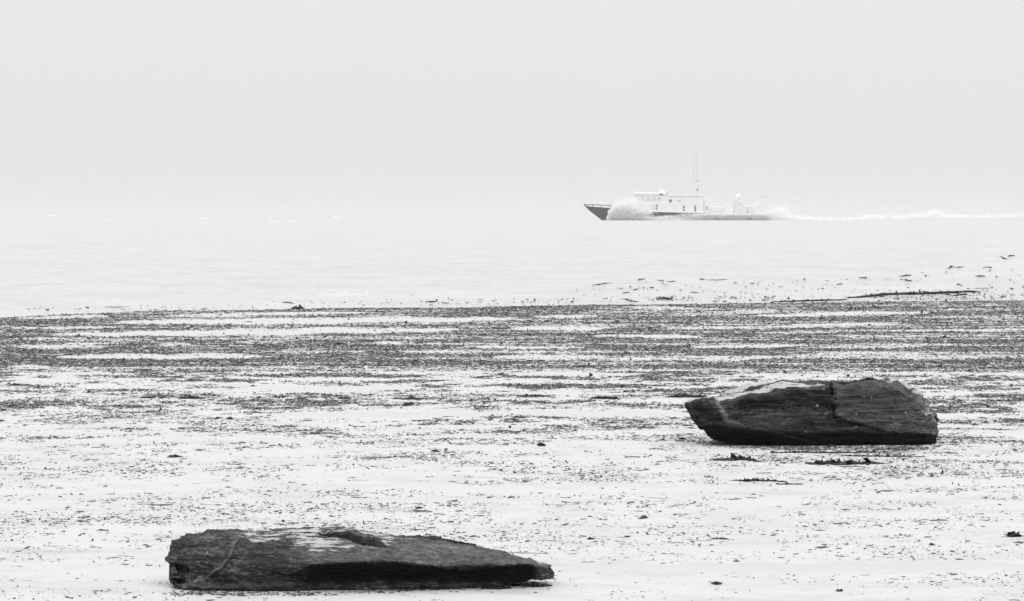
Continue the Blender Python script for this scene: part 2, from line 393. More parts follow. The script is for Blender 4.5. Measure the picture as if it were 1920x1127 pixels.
def coverage(px, py):
    """seaweed cover of the flat, looked up where the photograph shows it"""
    sh = np.interp(px, SHX, SHY)
    X = (px - CX) / F * gY(py); Y = gY(py)
    n_big = fbm(X * 0.20, Y * 0.85, 0.7, 3)
    n_med = fbm(X * 0.9, Y * 1.5, 5.7, 3)
    n_sml = fbm(X * 5.0, Y * 3.0, 9.7, 2)
    base = np.interp(py, [560, 600, 660, 690, 700, 715, 740, 770, 800, 850, 900, 950, 1000, 1050, 1090, 1140],
                         [.99, .99, 1.0, .95, .66, .56, .48, .43, .35, .25, .175, .13, .10, .06, .05, .045])
    rt = np.interp(px, [900, 1300], [0, 1]) * np.interp(py, [560, 640, 700, 740, 790, 850], [0, .03, .12, .10, 0, 0])
    base = base + rt
    n_str = fbm(X * 0.22, Y * 2.6, 14.2, 3); n_st2 = fbm(X * 0.3, Y * 2.2, 31.2, 3)
    lowmix = sstep(690, 705, py)
    c_top = base + 0.34 * np.minimum(n_big, .3) + 0.20 * np.minimum(n_med, .3) + 0.12 * n_sml - 0.40 * sstep(.14, .5, n_st2)
    c_low = base * np.clip(0.8 + 1.9 * n_med + 1.0 * n_big + 1.5 * n_sml, 0.03, 4.0)
    c = c_top * (1 - lowmix) + c_low * lowmix
    for (x0, x1, y0, y1, th, cv) in BANDS:
        m = sstep(-2.0, 2.0, lens(px, py, x0, x1, y0, y1, th))
        c = np.maximum(c, m * cv * np.clip(1 + 0.8 * n_med + 0.5 * n_sml, 0, 1.3))
    for (x0, x1, y0, y1, th, lf) in POOLS:
        m = sstep(-1.9, 1.0, lens(px, py, x0, x1, y0, y1, th) + 1.3 * n_sml)
        c = c * (1 - m * (1 - np.clip(lf + .55 * sstep(.12, .5, n_str), 0, 1)))
    c = c * sstep(-1.0, 0.8, py - sh + 0.8 * noise3(px * 0.08, 0.5, 0.5))
    return np.clip(c, 0, 0.95)

for i, (x0, x1, y0, y1, th, lf) in enumerate(POOLS):
    if th < 4.5 or lf > 0.12: continue
    n = 60
    u = np.linspace(0.004, 0.996, n); px = x0 + u * (x1 - x0); yc = y0 + u * (y1 - y0)
    yc = yc + 0.28 * th * noise3(px * 0.012, x0 * 0.37, th * 1.7) + 0.5 * noise3(px * 0.06, x0 * 0.37, 3.1)
    half = 0.5 * th * np.clip(4 * u * (1 - u), 0, 1) ** 0.6
    top = np.array([G(a, c - h_) for a, c, h_ in zip(px, yc, half)]); bot = np.array([G(a, c + h_) for a, c, h_ in zip(px, yc, half)])
    V = []
    for k in range(5):
        q = top * (1 - k / 4) + bot * k / 4
        lift = np.where((k in (0, 4)) | (u < 0.01) | (u > 0.99), -0.003, 0.004)
        V.append(np.column_stack([q, ground_z(q[:, 0], q[:, 1]) + lift]))
    me = np_mesh('pool', np.concatenate(V), grid_faces(5, n), True)
    o = link('pool', me, M_POOL); tag(o, kind='structure')

# ------------------------------------------------------------------ seaweed pieces
OCT_V = np.array([[1, 0, .0], [0, 1, .0], [-1, 0, .0], [0, -1, .0], [0, 0, 1.15]])
OCT_F = np.array([[0, 1, 4], [1, 2, 4], [2, 3, 4], [3, 0, 4]])

def scraps(pos, wid, hgt, rg, z0=None):
    """crumpled scraps of weed: low lumps, curled flakes and thin strands. pos (n,3)."""
    n = len(pos); Vs, Fs, Sh = [], [], []; off = 0
    kind = rg.choice(3, n, p=[.55, .25, .20])
    yaw = rg.uniform(0, 2 * math.pi, n); tone = rg.beta(1.6, 3.0, n)
    def emit(V, Fc, tone_):
        nonlocal off
        m, k = V.shape[:2]
        Vs.append(V.reshape(-1, 3)); Fs.append((Fc[None] + (off + np.arange(m) * k)[:, None, None]).reshape(-1, 3)); Sh.append(np.repeat(tone_, k)); off += m * k
    def place(V, idx):
        c, s = np.cos(yaw[idx])[:, None], np.sin(yaw[idx])[:, None]
        X = V[..., 0] * c - V[..., 1] * s; Y = V[..., 0] * s + V[..., 1] * c
        return np.stack([X, Y, V[..., 2]], -1) + pos[idx][:, None, :]
    i = np.where(kind == 0)[0]
    if len(i):
        V = np.repeat(OCT_V[None], len(i), 0) * (1 + rg.normal(0, .28, (len(i), 5, 3)))
        V[..., 0] += rg.normal(0, .22, (len(i), 5)); V[:, :4, 2] += rg.uniform(-.05, .45, (len(i), 4))
        V = V * np.stack([wid[i] * .5, wid[i] * rg.uniform(.22, .5, len(i)), hgt[i]], -1)[:, None, :]
        emit(place(V, i), OCT_F, tone[i])
    i = np.where(kind == 1)[0]
    if len(i):
        m = len(i); a = rg.uniform(.2, 1.25, m)
        V = np.zeros((m, 5, 3))
        V[:, 0] = [-.5, -.2, .02]; V[:, 1] = [.45, -.25, .03]; V[:, 2, 0] = .55; V[:, 2, 1] = .15; V[:, 2, 2] = .6; V[:, 3, 0] = -.3; V[:, 3, 1] = .22; V[:, 3, 2] = 1.1; V[:, 4] = [0.05, .02, .35]
        V += rg.normal(0, .12, V.shape)
        V = V * np.stack([wid[i], wid[i] * .8, hgt[i] * (.4 + a)], -1)[:, None, :]
        emit(place(V, i), np.array([[0, 1, 4], [1, 2, 4], [2, 3, 4], [3, 0, 4]]), tone[i])
    i = np.where(kind == 2)[0]
    if len(i):
        m = len(i); S = 3
        V = np.zeros((m, S * 2, 3)); u = np.linspace(-.5, .5, S)
        bend = rg.normal(0, .5, (m, 1)); lift = rg.uniform(.1, .9, (m, 1)); ph = rg.uniform(0, 6, (m, 1))
        L = wid[i] * rg.uniform(1.2, 2.6, m)
        for s in range(2):
            V[:, s::2, 0] = u[None] * L[:, None]
            V[:, s::2, 1] = bend * (u[None] ** 2) * L[:, None] + 0.12 * wid[i][:, None] * s
            V[:, s::2, 2] = hgt[i][:, None] * (.08 + lift * (0.5 + .5 * np.sin(ph + 5 * u[None])) * .7 + .35 * s)
        Fc = []
        for q in range(S - 1):
            Fc += [[2 * q, 2 * q + 2, 2 * q + 1], [2 * q + 1, 2 * q + 2, 2 * q + 3]]
        emit(place(V, i), np.array(Fc), tone[i])
    return np.concatenate(Vs), np.concatenate(Fs), np.concatenate(Sh)

# scattered cover: expected number of scraps per cell of the photograph
cw, ch = 6.0, 1.5
gx = np.arange(-440, 2360, cw) + cw / 2; gy = np.arange(558, 1150, ch) + ch / 2
PX, PY = np.meshgrid(gx, gy)
cov = coverage(PX, PY)
cov = cov * np.interp(PX, [-440, -100, 2020, 2360], [.3, 1, 1, .3])
Yg = gY(PY)
size_k = np.interp(Yg, [13, 20, 30, 45, 62], [.36, .46, .66, .86, .98])
mw, mh = 0.037 * size_k, 0.0056 * size_k
area_px = (mw * mh * 0.80) * (F / Yg) ** 2
lam = -np.log(1 - cov) / area_px * cw * ch
cnt = rng.poisson(lam)
idx = np.repeat(np.arange(cnt.size), cnt.ravel())
ppx = PX.ravel()[idx] + rng.uniform(-cw / 2, cw / 2, len(idx)); ppy = PY.ravel()[idx] + rng.uniform(-ch / 2, ch / 2, len(idx))
YW = gY(ppy); XW = (ppx - CX) / F * YW
sk = size_k.ravel()[idx]
wid = 0.0275 * sk * np.exp(rng.normal(0, .65, len(idx))); hgt = 0.0045 * sk * np.exp(rng.normal(0, .6, len(idx)))
print('seaweed scraps', len(idx))
V, Fc, Sh = scraps(np.column_stack([XW, YW, ground_z(XW, YW) + 0.001]), wid, hgt, rng)
tag(link('scattered_seaweed', np_mesh('scattered_seaweed', V, Fc, False, {'shade': Sh}), M_WEED), 'dark scraps of seaweed strewn in bands over the flat', 'seaweed', kind='stuff')

# ------------------------------------------------------------------ rocks
def poly(pts, x): 
    a = np.array(pts, float); return np.interp(x, a[:, 0], a[:, 1])

def build_rock(name, rows, Yf, nu, vcounts, delta, disp, mat, veins_and_lit, pale, painted_shade, tone):
    """rows: list of dict(y=polyline in photo px, d=polyline of depth behind Yf, metres, xl, xr), front base -> top -> back base."""
    K = len(rows); u = np.linspace(0, 1, nu)
    # finer sampling near both ends
    u = 0.5 - 0.5 * np.cos(np.pi * (0.12 + 0.76 * u)); u = (u - u[0]) / (u[-1] - u[0])
    R = np.zeros((K, nu, 3))
    for k, r in enumerate(rows):
        x = r['xl'] + (r['xr'] - r['xl']) * u
        R[k, :, 0] = x; R[k, :, 1] = poly(r['y'], x); R[k, :, 2] = poly(r['d'], x)
    S = [R[0][None]]
    for k in range(K - 1):
        t = np.linspace(0, 1, vcounts[k] + 1)[1:]
        S.append(R[k][None] * (1 - t)[:, None, None] + R[k + 1][None] * t[:, None, None])
    S = np.concatenate(S)                     # (nv, nu, 3) in (px, py, depth)
    # soften the row creases
    for it in range(12):
        T = S.copy(); T[1:-1] = 0.25 * S[:-2] + 0.5 * S[1:-1] + 0.25 * S[2:]
        S = T
    nfront = sum(vcounts[:-2])
    dl = delta(S[..., 0], S[..., 1]); 
    fr = np.ones(S.shape[0]); fr[nfront:] = np.linspace(1, 0, S.shape[0] - nfront)
    Yd = Yf + S[..., 2] + dl * fr[:, None]
    # depth changes slide along the sight line's own point, keeping height above the flat
    X = (S[..., 0] - CX) / F * Yd; Z = H - (S[..., 1] - HY) / F * Yd
    W = np.stack([X, Yd, Z], -1)
    # normals
    du = np.gradient(W, axis=1); dv = np.gradient(W, axis=0)
    Nn = np.cross(du, dv); Nn /= np.linalg.norm(Nn, axis=-1, keepdims=True) + 1e-9
    d = disp(W, S)
    W = W + Nn * d[..., None]
    vein = np.zeros(S.shape[:2])  # true vein, and lit facet and rims painted paler
    for pts, wd, st in veins_and_lit:
        a = np.array(pts, float)
        dist = np.full(S.shape[:2], 1e9)
        jx = S[..., 0] + 2.0 * noise3(S[..., 0] * .15, S[..., 1] * .15, 2.0); jy = S[..., 1] + 1.5 * noise3(S[..., 0] * .15, S[..., 1] * .15, 8.0)
        for (ax, ay), (bx, by) in zip(a[:-1], a[1:]):
            L2 = (bx - ax) ** 2 + (by - ay) ** 2
            t = np.clip(((jx - ax) * (bx - ax) + (jy - ay) * (by - ay)) / L2, 0, 1)
            dist = np.minimum(dist, np.hypot(jx - ax - t * (bx - ax), jy - ay - t * (by - ay)))
        vein = np.maximum(vein, st * sstep(wd, wd * 0.3, dist) * (0.6 + 0.5 * noise3(S[..., 0] * .4, S[..., 1] * .4, 1.0)))
    vein = np.maximum(vein, tone(S[..., 0], S[..., 1]))
    vein[nfront:] = 0
    nv = S.shape[0]
    faces = grid_faces(nv, nu)
    # close both ends
    capf = []
    for col in (0, nu - 1):
        i, j = 0, nv - 1
        while j - i > 2:
            q = [i * nu + col, (i + 1) * nu + col, (j - 1) * nu + col, j * nu + col]
            capf.append(q if col == 0 else q[::-1]); i += 1; j -= 1
    faces = np.concatenate([faces, np.array(capf)])[:, ::-1]
    base = np.array([W[..., 0].mean(), Yf + 0.3, 0.0])
    me = np_mesh(name, W.reshape(-1, 3) - base, faces, True, {'vein': vein.ravel(), 'pale': (pale(S[..., 0], S[..., 1], np.arange(S.shape[0])[:, None] / S.shape[0]) * fr[:, None]).ravel(), 'painted_shade': painted_shade(S[..., 0], S[..., 1]).ravel()})
    o = link(name, me, mat); o.location = base
    return o, S, W

def seg(px, py, pts, wd):
    a = np.array(pts, float); dist = np.full(np.shape(px), 1e9)
    for (ax, ay), (bx, by) in zip(a[:-1], a[1:]):
        L2 = (bx - ax) ** 2 + (by - ay) ** 2
        t = np.clip(((px - ax) * (bx - ax) + (py - ay) * (by - ay)) / L2, 0, 1)
        dist = np.minimum(dist, np.hypot(px - ax - t * (bx - ax), py - ay - t * (by - ay)))
    return sstep(wd, wd * 0.35, dist)

def barnacle(parent, S, W, px, py, r, base):
    k = np.argmin((S[..., 0] - px) ** 2 + (S[..., 1] - py) ** 2 + 1e6 * (np.arange(S.shape[0])[:, None] > S.shape[0] * .7))
    p = W.reshape(-1, 3)[k] - base
    n = 7; V = [[0, -r * .7, r * .35]]
    for q in range(n): a = 2 * math.pi * q / n; V.append([r * math.cos(a), r * .35, r * .2 + r * math.sin(a)])
    for q in range(n): a = 2 * math.pi * (q + .5) / n; V.append([r * .45 * math.cos(a), -r * .5, r * .25 + r * .45 * math.sin(a)])
    Fc = []
    for q in range(n):
        q2 = (q + 1) % n
        Fc += [[1 + q, 1 + q2, 1 + n + q], [1 + q2, 1 + n + q2, 1 + n + q], [1 + n + q, 1 + n + q2, 0]]
    o = link('barnacle', np_mesh('barnacle', np.array(V), np.array(Fc), True), M_BARN, parent); o.location = p

# --- right-hand rock
YR = gY(836.0)
rows_R = [
 dict(xl=1345, xr=1748, y=[(1330, 826), (1380, 831), (1440, 831), (1750, 828)], d=[(1330, .26), (1400, .20), (1750, .22)]),
 dict(xl=1329, xr=1752, y=[(1329, 824), (1340, 828), (1380, 838), (1400, 839.5), (1430, 837), (1560, 836.5), (1700, 835), (1740, 832), (1757, 829)], d=[(1329, .16), (1380, .02), (1430, .04), (1700, .05), (1735, .09), (1757, .22)]),
 dict(xl=1307, xr=1757.5, y=[(1307, 806), (1330, 803), (1360, 806), (1400, 807), (1500, 812), (1560, 811), (1640, 813), (1700, 808), (1730, 812), (1757, 815)], d=[(1307, .12), (1340, .0), (1400, -.045), (1560, -.045), (1700, -.03), (1735, .02), (1750, .09), (1757, .22)]),
 dict(xl=1298, xr=1758.5, y=[(1298, 785), (1340, 776), (1362, 787), (1400, 790), (1560, 778), (1640, 790), (1735, 776), (1757, 783)], d=[(1298, .15), (1335, .02), (1400, .03), (1560, .02), (1700, .02), (1735, .07), (1750, .14), (1758, .28)]),
 dict(xl=1286, xr=1744, y=[(1286, 761), (1300, 757), (1335, 753), (1345, 757), (1365, 748), (1400, 742.5), (1440, 737.5), (1460, 731), (1480, 727), (1520, 725), (1560, 722), (1640, 720.5), (1670, 725), (1690, 734), (1720, 748), (1736, 758), (1744, 766)], d=[(1286, .20), (1300, .08), (1335, .07), (1365, .12), (1450, .14), (1560, .15), (1690, .13), (1744, .20)]),
 dict(xl=1282, xr=1722, y=[(1282, 755), (1292, 751), (1300, 751.5), (1335, 746), (1357, 738.5), (1385, 731), (1430, 724.5), (1460, 721), (1500, 718.5), (1560, 717), (1640, 717.5), (1660, 719), (1690, 730), (1722, 747)], d=[(1282, .24), (1300, .22), (1400, .42), (1500, .45), (1640, .42), (1722, .34)]),
 dict(xl=1284, xr=1720, y=[(1284, 753), (1300, 748.5), (1340, 738), (1380, 727), (1420, 720), (1460, 716.5), (1500, 713), (1550, 711.5), (1600, 711.5), (1635, 712), (1648, 714.5), (1660, 714), (1685, 718), (1703, 727), (1720, 740)], d=[(1284, .26), (1300, .34), (1400, .66), (1500, .74), (1640, .70), (1720, .46)]),
 dict(xl=1292, xr=1735, y=[(1290, 768), (1400, 745), (1640, 740), (1735, 765)], d=[(1290, .34), (1400, .88), (1640, .92), (1735, .55)]),
 dict(xl=1335, xr=1750, y=[(1290, 822), (1400, 815), (1640, 815), (1760, 822)], d=[(1290, .34), (1400, .86), (1640, .92), (1760, .52)]),
]
def delta_R(px, py):
    n = 2.5 * noise3(px * .05, py * .05, 1.0)
    # main face lies behind the broken left block
    edge = np.interp(py, [700, 752, 764, 787, 800, 806, 840], [1338, 1338, 1345, 1362, 1392, 1420, 1560]) + n
    rec = sstep(-2, 16, px - edge) * sstep(838, 800, py) * 0.13
    # right panel turned outwards beyond the oblique joint
    j = np.interp(py, [700, 740, 765, 780, 806, 815], [1560, 1566, 1563, 1566, 1648, 1700]) + n
    p2 = -0.015 * sstep(0, 6, px - j) * sstep(0, 40, px - j + 34) * sstep(1735, 1640, px) * sstep(716, 724, py) * sstep(815, 806, py)
    # dark triangular chip at the right end
    e3 = (px - 1735) * 0.0 + np.maximum(np.abs(px - 1748) * 1.2 - (py - 772) * .8, (775 - py))
    p3 = 0.045 * sstep(2, -3, e3) * sstep(812, 800, py) * sstep(1716, 1726, px)
    crack = 0.022 * seg(px + .6 * n * .3, py, [(1559, 714), (1560, 727), (1560.5, 739), (1566, 743.5), (1566, 752), (1563, 765), (1562, 776), (1566, 783), (1574, 787)], 1.1)
    ledge = 0.03 * seg(px, py, [(1590, 717.5), (1640, 717), (1648, 718)], 2.2) + 0.025 * seg(px, py, [(1357, 737), (1385, 731.5), (1412, 725.5)], 1.5)
    return rec + p2 + 0.3 * p3 + crack + ledge
def disp_R(W, S):
    x, y, z = W[..., 0], W[..., 1], W[..., 2]
    zz = z - 0.05 * x
    st = fbm(x * 3.0, y * 4.0, zz * 34, 4, .55)
    rough = fbm(x * 14, y * 14, z * 26, 4, .6)
    big = fbm(x * 2.2, y * 2.2, z * 4.0, 3)
    q_ = zz * 15 + 0.8 * noise3(x * 2.2, y * 2.2, 1.0); fr_ = q_ - np.floor(q_); ledges = np.abs(noise3(x * 2.0, y * 2.0, zz * 16)) - .9 * sstep(.0, .85, fr_) * sstep(1.0, .9, fr_) * (.5 + noise3(x * 3, y * 3, np.floor(q_) * 1.7))
    chip = np.minimum(noise3(x * 6, y * 6, z * 9), 0.1); rough = rough + 1.6 * chip
    fine = fbm(x * 45, y * 45, z * 80, 3, .6)
    return 0.030 * big + 0.010 * fbm(x * 5.5, y * 5.5, z * 8, 2) + 0.010 * st + 0.007 * rough - 0.014 * ledges + 0.0022 * fine
ED_R = [(1286, 757), (1300, 753), (1335, 750), (1345, 757), (1365, 748), (1400, 742.5), (1440, 737.5), (1460, 731), (1480, 725), (1520, 722), (1560, 718), (1640, 717), (1655, 719), (1690, 730), (1720, 742), (1736, 748), (1748, 760)]
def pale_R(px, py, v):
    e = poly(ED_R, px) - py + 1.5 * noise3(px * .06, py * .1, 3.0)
    top = sstep(-1.5, 2.5, e)  # wet sheen of the top painted pale
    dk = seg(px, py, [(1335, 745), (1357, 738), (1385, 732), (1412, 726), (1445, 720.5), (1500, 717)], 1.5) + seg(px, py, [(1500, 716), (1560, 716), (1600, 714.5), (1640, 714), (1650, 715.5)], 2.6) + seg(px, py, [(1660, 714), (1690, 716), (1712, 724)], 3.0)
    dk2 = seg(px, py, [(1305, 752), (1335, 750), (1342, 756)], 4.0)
    right = sstep(1712, 1746, px + 4 * noise3(px * .2, py * .2, 1.0)) * sstep(806, 770, py) * .62  # light on the right end painted pale
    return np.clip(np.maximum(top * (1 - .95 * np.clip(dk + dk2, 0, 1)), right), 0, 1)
def tone_R(px, py):      # light on the outward-turned panel right of the crack, painted in, and other lighter patches
    j = np.interp(py, [700, 740, 765, 780, 806, 815], [1545, 1560, 1563, 1568, 1648, 1700])
    pn = sstep(-3, 5, px - j) * sstep(816, 806, py) * sstep(718, 726, py) * .17
    pb = .10 * seg(px, py, [(1370, 792), (1400, 790), (1440, 786), (1500, 776), (1540, 780)], 14) + .13 * seg(px, py, [(1370, 750), (1420, 744), (1460, 736)], 6)
    return np.clip(pn + pb, 0, .5) * (.8 + .6 * noise3(px * .06, py * .3, 3.3) + .5 * noise3(px * .25, py * .5, 5.3))
def painted_shade_R(px, py):  # shade painted under the overhang, on turned faces and in the crack
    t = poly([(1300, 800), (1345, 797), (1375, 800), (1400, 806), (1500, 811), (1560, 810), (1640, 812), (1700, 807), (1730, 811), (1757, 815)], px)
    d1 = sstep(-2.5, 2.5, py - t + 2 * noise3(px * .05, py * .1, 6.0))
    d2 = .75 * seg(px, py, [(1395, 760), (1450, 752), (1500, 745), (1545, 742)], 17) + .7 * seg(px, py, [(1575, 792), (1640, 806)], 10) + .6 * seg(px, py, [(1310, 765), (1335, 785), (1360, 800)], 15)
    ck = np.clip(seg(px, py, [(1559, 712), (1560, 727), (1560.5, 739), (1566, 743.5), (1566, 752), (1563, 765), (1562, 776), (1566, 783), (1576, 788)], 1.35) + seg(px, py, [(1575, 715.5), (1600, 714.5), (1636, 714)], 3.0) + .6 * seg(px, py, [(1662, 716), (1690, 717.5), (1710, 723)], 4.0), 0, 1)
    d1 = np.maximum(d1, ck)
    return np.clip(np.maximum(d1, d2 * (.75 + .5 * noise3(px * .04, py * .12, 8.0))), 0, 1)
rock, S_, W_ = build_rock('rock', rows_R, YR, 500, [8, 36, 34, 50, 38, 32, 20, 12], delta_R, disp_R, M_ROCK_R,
    [([(1343, 757), (1352, 772), (1360, 785)], 6, .55), ([(1650, 722), (1655, 733)], 2.2, .25), ([(1748, 772), (1755, 790)], 8, .6), ([(1745, 806), (1753, 812)], 6, .3), ([(1724, 748), (1738, 760)], 7, .5)], pale_R, painted_shade_R, tone_R)  # strokes: lit facet and right-end rims painted paler
tag(rock, 'dark layered boulder with a flat pale top and vertical crack, standing beyond the low rock', 'rock', 'boulders on the flat')
for (bx, by, br) in [(1532, 763, .011), (1605, 778, .011), (1619.5, 744, .009), (1634, 746, .008), (1545, 728, .009), (1604, 807, .007), (1511, 811, .007), (1457, 812, .006), (1700, 773, .010)]:
    barnacle(rock, S_, W_, bx, by, br, np.array(rock.location))

# --- left-hand rock
YL = gY(1109.0)
rows_L = [
 dict(xl=335, xr=1030, y=[(330, 1102), (600, 1104), (1030, 1086)], d=[(330, .10), (600, .16), (800, .22), (1030, .25)]),
 dict(xl=325, xr=1038.5, y=[(325, 1101), (345, 1106), (400, 1109), (600, 1108), (720, 1105), (780, 1103), (850, 1100), (930, 1097), (990, 1091), (1038, 1088)], d=[(325, .10), (360, .02), (600, .05), (700, .08), (850, .12), (1000, .17), (1038, .24)]),
 dict(xl=321, xr=1040, y=[(321, 1078), (328, 1088), (400, 1085), (520, 1086), (560, 1084), (700, 1082), (830, 1081), (930, 1079), (1040, 1076)], d=[(321, .17), (335, .13), (400, .05), (540, .05), (640, .09), (850, .12), (1000, .15), (1040, .24)]),
 dict(xl=331, xr=1034, y=[(331, 1069), (400, 1068), (520, 1070), (560, 1068), (575, 1059), (620, 1055), (680, 1053), (745, 1052), (830, 1064), (900, 1062), (990, 1056), (1034, 1064)], d=[(331, .17), (400, .09), (520, .07), (600, .0), (745, .0), (850, .05), (1000, .10), (1034, .22)]),
 dict(xl=308, xr=1036, y=[(308, 1048), (340, 1045), (430, 1040), (520, 1035), (600, 1026), (680, 1028), (745, 1034), (850, 1048), (950, 1052), (1036, 1058)], d=[(308, .24), (340, .16), (430, .12), (520, .14), (600, .16), (745, .16), (850, .14), (950, .14), (1036, .24)]),
 dict(xl=319, xr=1030, y=[(319, 1026), (350, 1015), (400, 1008), (440, 1004), (480, 1008), (560, 1015), (680, 1017), (745, 1019), (850, 1027), (950, 1042), (1030, 1055)], d=[(319, .30), (350, .24), (440, .24), (560, .30), (745, .34), (850, .30), (950, .25), (1030, .28)]),
 dict(xl=320, xr=1028, y=[(320, 1024), (330, 1012), (350, 1002), (375, 995), (392, 991), (430, 988.5), (460, 990), (500, 989.5), (560, 990.5), (600, 989), (640, 990.5), (670, 993), (700, 997), (760, 1002), (800, 1006), (840, 1011), (880, 1018), (910, 1025), (950, 1034), (990, 1043), (1028, 1052)], d=[(320, .34), (350, .38), (440, .48), (560, .60), (745, .62), (850, .50), (950, .38), (1028, .32)]),
 dict(xl=325, xr=1030, y=[(325, 1040), (440, 1010), (700, 1015), (880, 1035), (1030, 1062)], d=[(325, .42), (440, .62), (700, .76), (880, .62), (1030, .36)]),
 dict(xl=335, xr=1034, y=[(335, 1082), (440, 1072), (700, 1068), (880, 1075), (1034, 1084)], d=[(335, .36), (440, .58), (700, .74), (880, .6), (1034, .32)]),
]
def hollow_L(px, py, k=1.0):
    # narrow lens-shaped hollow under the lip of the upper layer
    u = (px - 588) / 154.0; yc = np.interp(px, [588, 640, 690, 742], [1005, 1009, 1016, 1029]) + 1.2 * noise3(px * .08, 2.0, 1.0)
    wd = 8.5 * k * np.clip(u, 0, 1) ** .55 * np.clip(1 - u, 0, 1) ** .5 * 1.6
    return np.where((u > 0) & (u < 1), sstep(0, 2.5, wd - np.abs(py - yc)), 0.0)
def delta_L(px, py):
    n = 3 * noise3(px * .03, py * .05, 4.0)
    # hollow under the thin slab on the top
    hol2 = seg(px, py + .3 * n, [(770, 1005), (830, 1014), (890, 1023)], 3.5) * 0.03
    # notches in the broken left end
    nt1 = seg(px, py, [(322, 1062), (345, 1066)], 6) * 0.05
    nt2 = seg(px, py, [(326, 1088), (340, 1090)], 5) * 0.05
    # ridge along the pale vein
    rid = -0.012 * seg(px, py, [(455, 1000), (437, 1020), (430, 1043), (415, 1060), (385, 1078)], 9)
    toe = -0.03 * sstep(1090, 1100, py) * sstep(620, 520, px)
    return hol2 + nt1 + nt2 + rid + toe
def disp_L(W, S):
    x, y, z = W[..., 0], W[..., 1], W[..., 2]
    zz = z + 0.10 * x
    st = fbm(x * 3.5, y * 5, zz * 42, 4, .6)
    rough = fbm(x * 18, y * 18, z * 30, 4, .62)
    big = fbm(x * 2.4, y * 2.4, z * 5.0, 3)
    lump = np.abs(noise3(x * 16, y * 16, z * 16)) * sstep(1088, 1098, S[..., 1])
    fine = fbm(x * 60, y * 60, z * 110, 3, .6)
    pit = hollow_L(S[..., 0], S[..., 1], 1.1)
    return 0.018 * big + 0.006 * fbm(x * 6, y * 6, z * 9, 2) - 0.030 * pit + 0.0065 * st + 0.0058 * rough + 0.014 * lump + 0.0018 * fine
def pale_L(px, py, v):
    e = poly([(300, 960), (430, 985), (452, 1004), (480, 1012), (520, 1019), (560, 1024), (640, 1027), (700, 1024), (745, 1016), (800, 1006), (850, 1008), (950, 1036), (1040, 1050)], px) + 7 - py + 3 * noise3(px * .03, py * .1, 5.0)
    top = sstep(-3, 7, e) * np.interp(px, [430, 470, 700, 760, 850, 1000], [0, 1, .95, .6, .35, .4])  # streaky wet sheen of the top painted pale
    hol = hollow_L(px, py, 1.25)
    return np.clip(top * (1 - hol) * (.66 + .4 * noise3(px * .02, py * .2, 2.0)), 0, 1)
def tone_L(px, py):
    mid = sstep(1066, 1050, py) * sstep(1000, 1030, py) * np.interp(px, [430, 520, 700, 1040], [.05, .10, .16, .2])
    foot = .10 * sstep(1084, 1094, py) * np.interp(px, [300, 560, 800, 860, 1040], [1, .3, .2, .9, 1])
    tip = .15 * sstep(1000, 1020, px)
    return np.clip(mid + foot + tip, 0, .5) * (.8 + .7 * noise3(px * .05, py * .3, 3.3) + .6 * noise3(px * .2, py * .5, 5.3))
def painted_shade_L(px, py):  # shade of the undercut belt and the hollow painted dark
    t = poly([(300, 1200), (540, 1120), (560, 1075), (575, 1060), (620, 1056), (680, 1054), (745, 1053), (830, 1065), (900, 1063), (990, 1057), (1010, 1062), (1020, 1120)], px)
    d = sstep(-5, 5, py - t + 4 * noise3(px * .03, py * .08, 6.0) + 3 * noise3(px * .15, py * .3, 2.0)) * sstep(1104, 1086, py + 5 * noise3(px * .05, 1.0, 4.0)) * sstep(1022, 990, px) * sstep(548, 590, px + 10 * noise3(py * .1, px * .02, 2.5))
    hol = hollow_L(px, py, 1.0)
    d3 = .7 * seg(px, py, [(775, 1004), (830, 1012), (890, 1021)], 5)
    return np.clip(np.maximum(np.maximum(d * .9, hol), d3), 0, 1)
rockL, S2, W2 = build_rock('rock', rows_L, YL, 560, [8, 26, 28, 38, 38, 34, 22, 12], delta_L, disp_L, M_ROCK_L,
    [([(470, 999), (452, 1001), (439, 1016), (433, 1035), (428, 1045), (412, 1060), (398, 1070), (383, 1080), (362, 1084)], 3.6, .42), ([(430, 1020), (395, 1037), (385, 1050)], 2.0, .12)], pale_L, painted_shade_L, tone_L)
tag(rockL, 'low dark rock with a pale diagonal vein, tapering to the right, nearest the viewer', 'rock', 'boulders on the flat')
barnacle(rockL, S2, W2, 387.5, 1033.5, .006, np.array(rockL.location))
barnacle(rockL, S2, W2, 545, 1048, .004, np.array(rockL.location))

# ------------------------------------------------------------------ larger pieces of seaweed, one by one
def on_swell(px, py):
    """where the sight line meets the face of the swell"""
    Y = np.linspace(50, 72, 1200); X = (px - CX) / F * Y
    d = (H - (py - HY) / F * Y) - np.maximum(sea_z(X, Y), ground_z(X, Y))
    k = np.argmax(d <= 0) if (d <= 0).any() else np.argmin(np.abs(d))
    return X[k], Y[k], float(np.maximum(sea_z(X[k], Y[k]), ground_z(X[k], Y[k])))

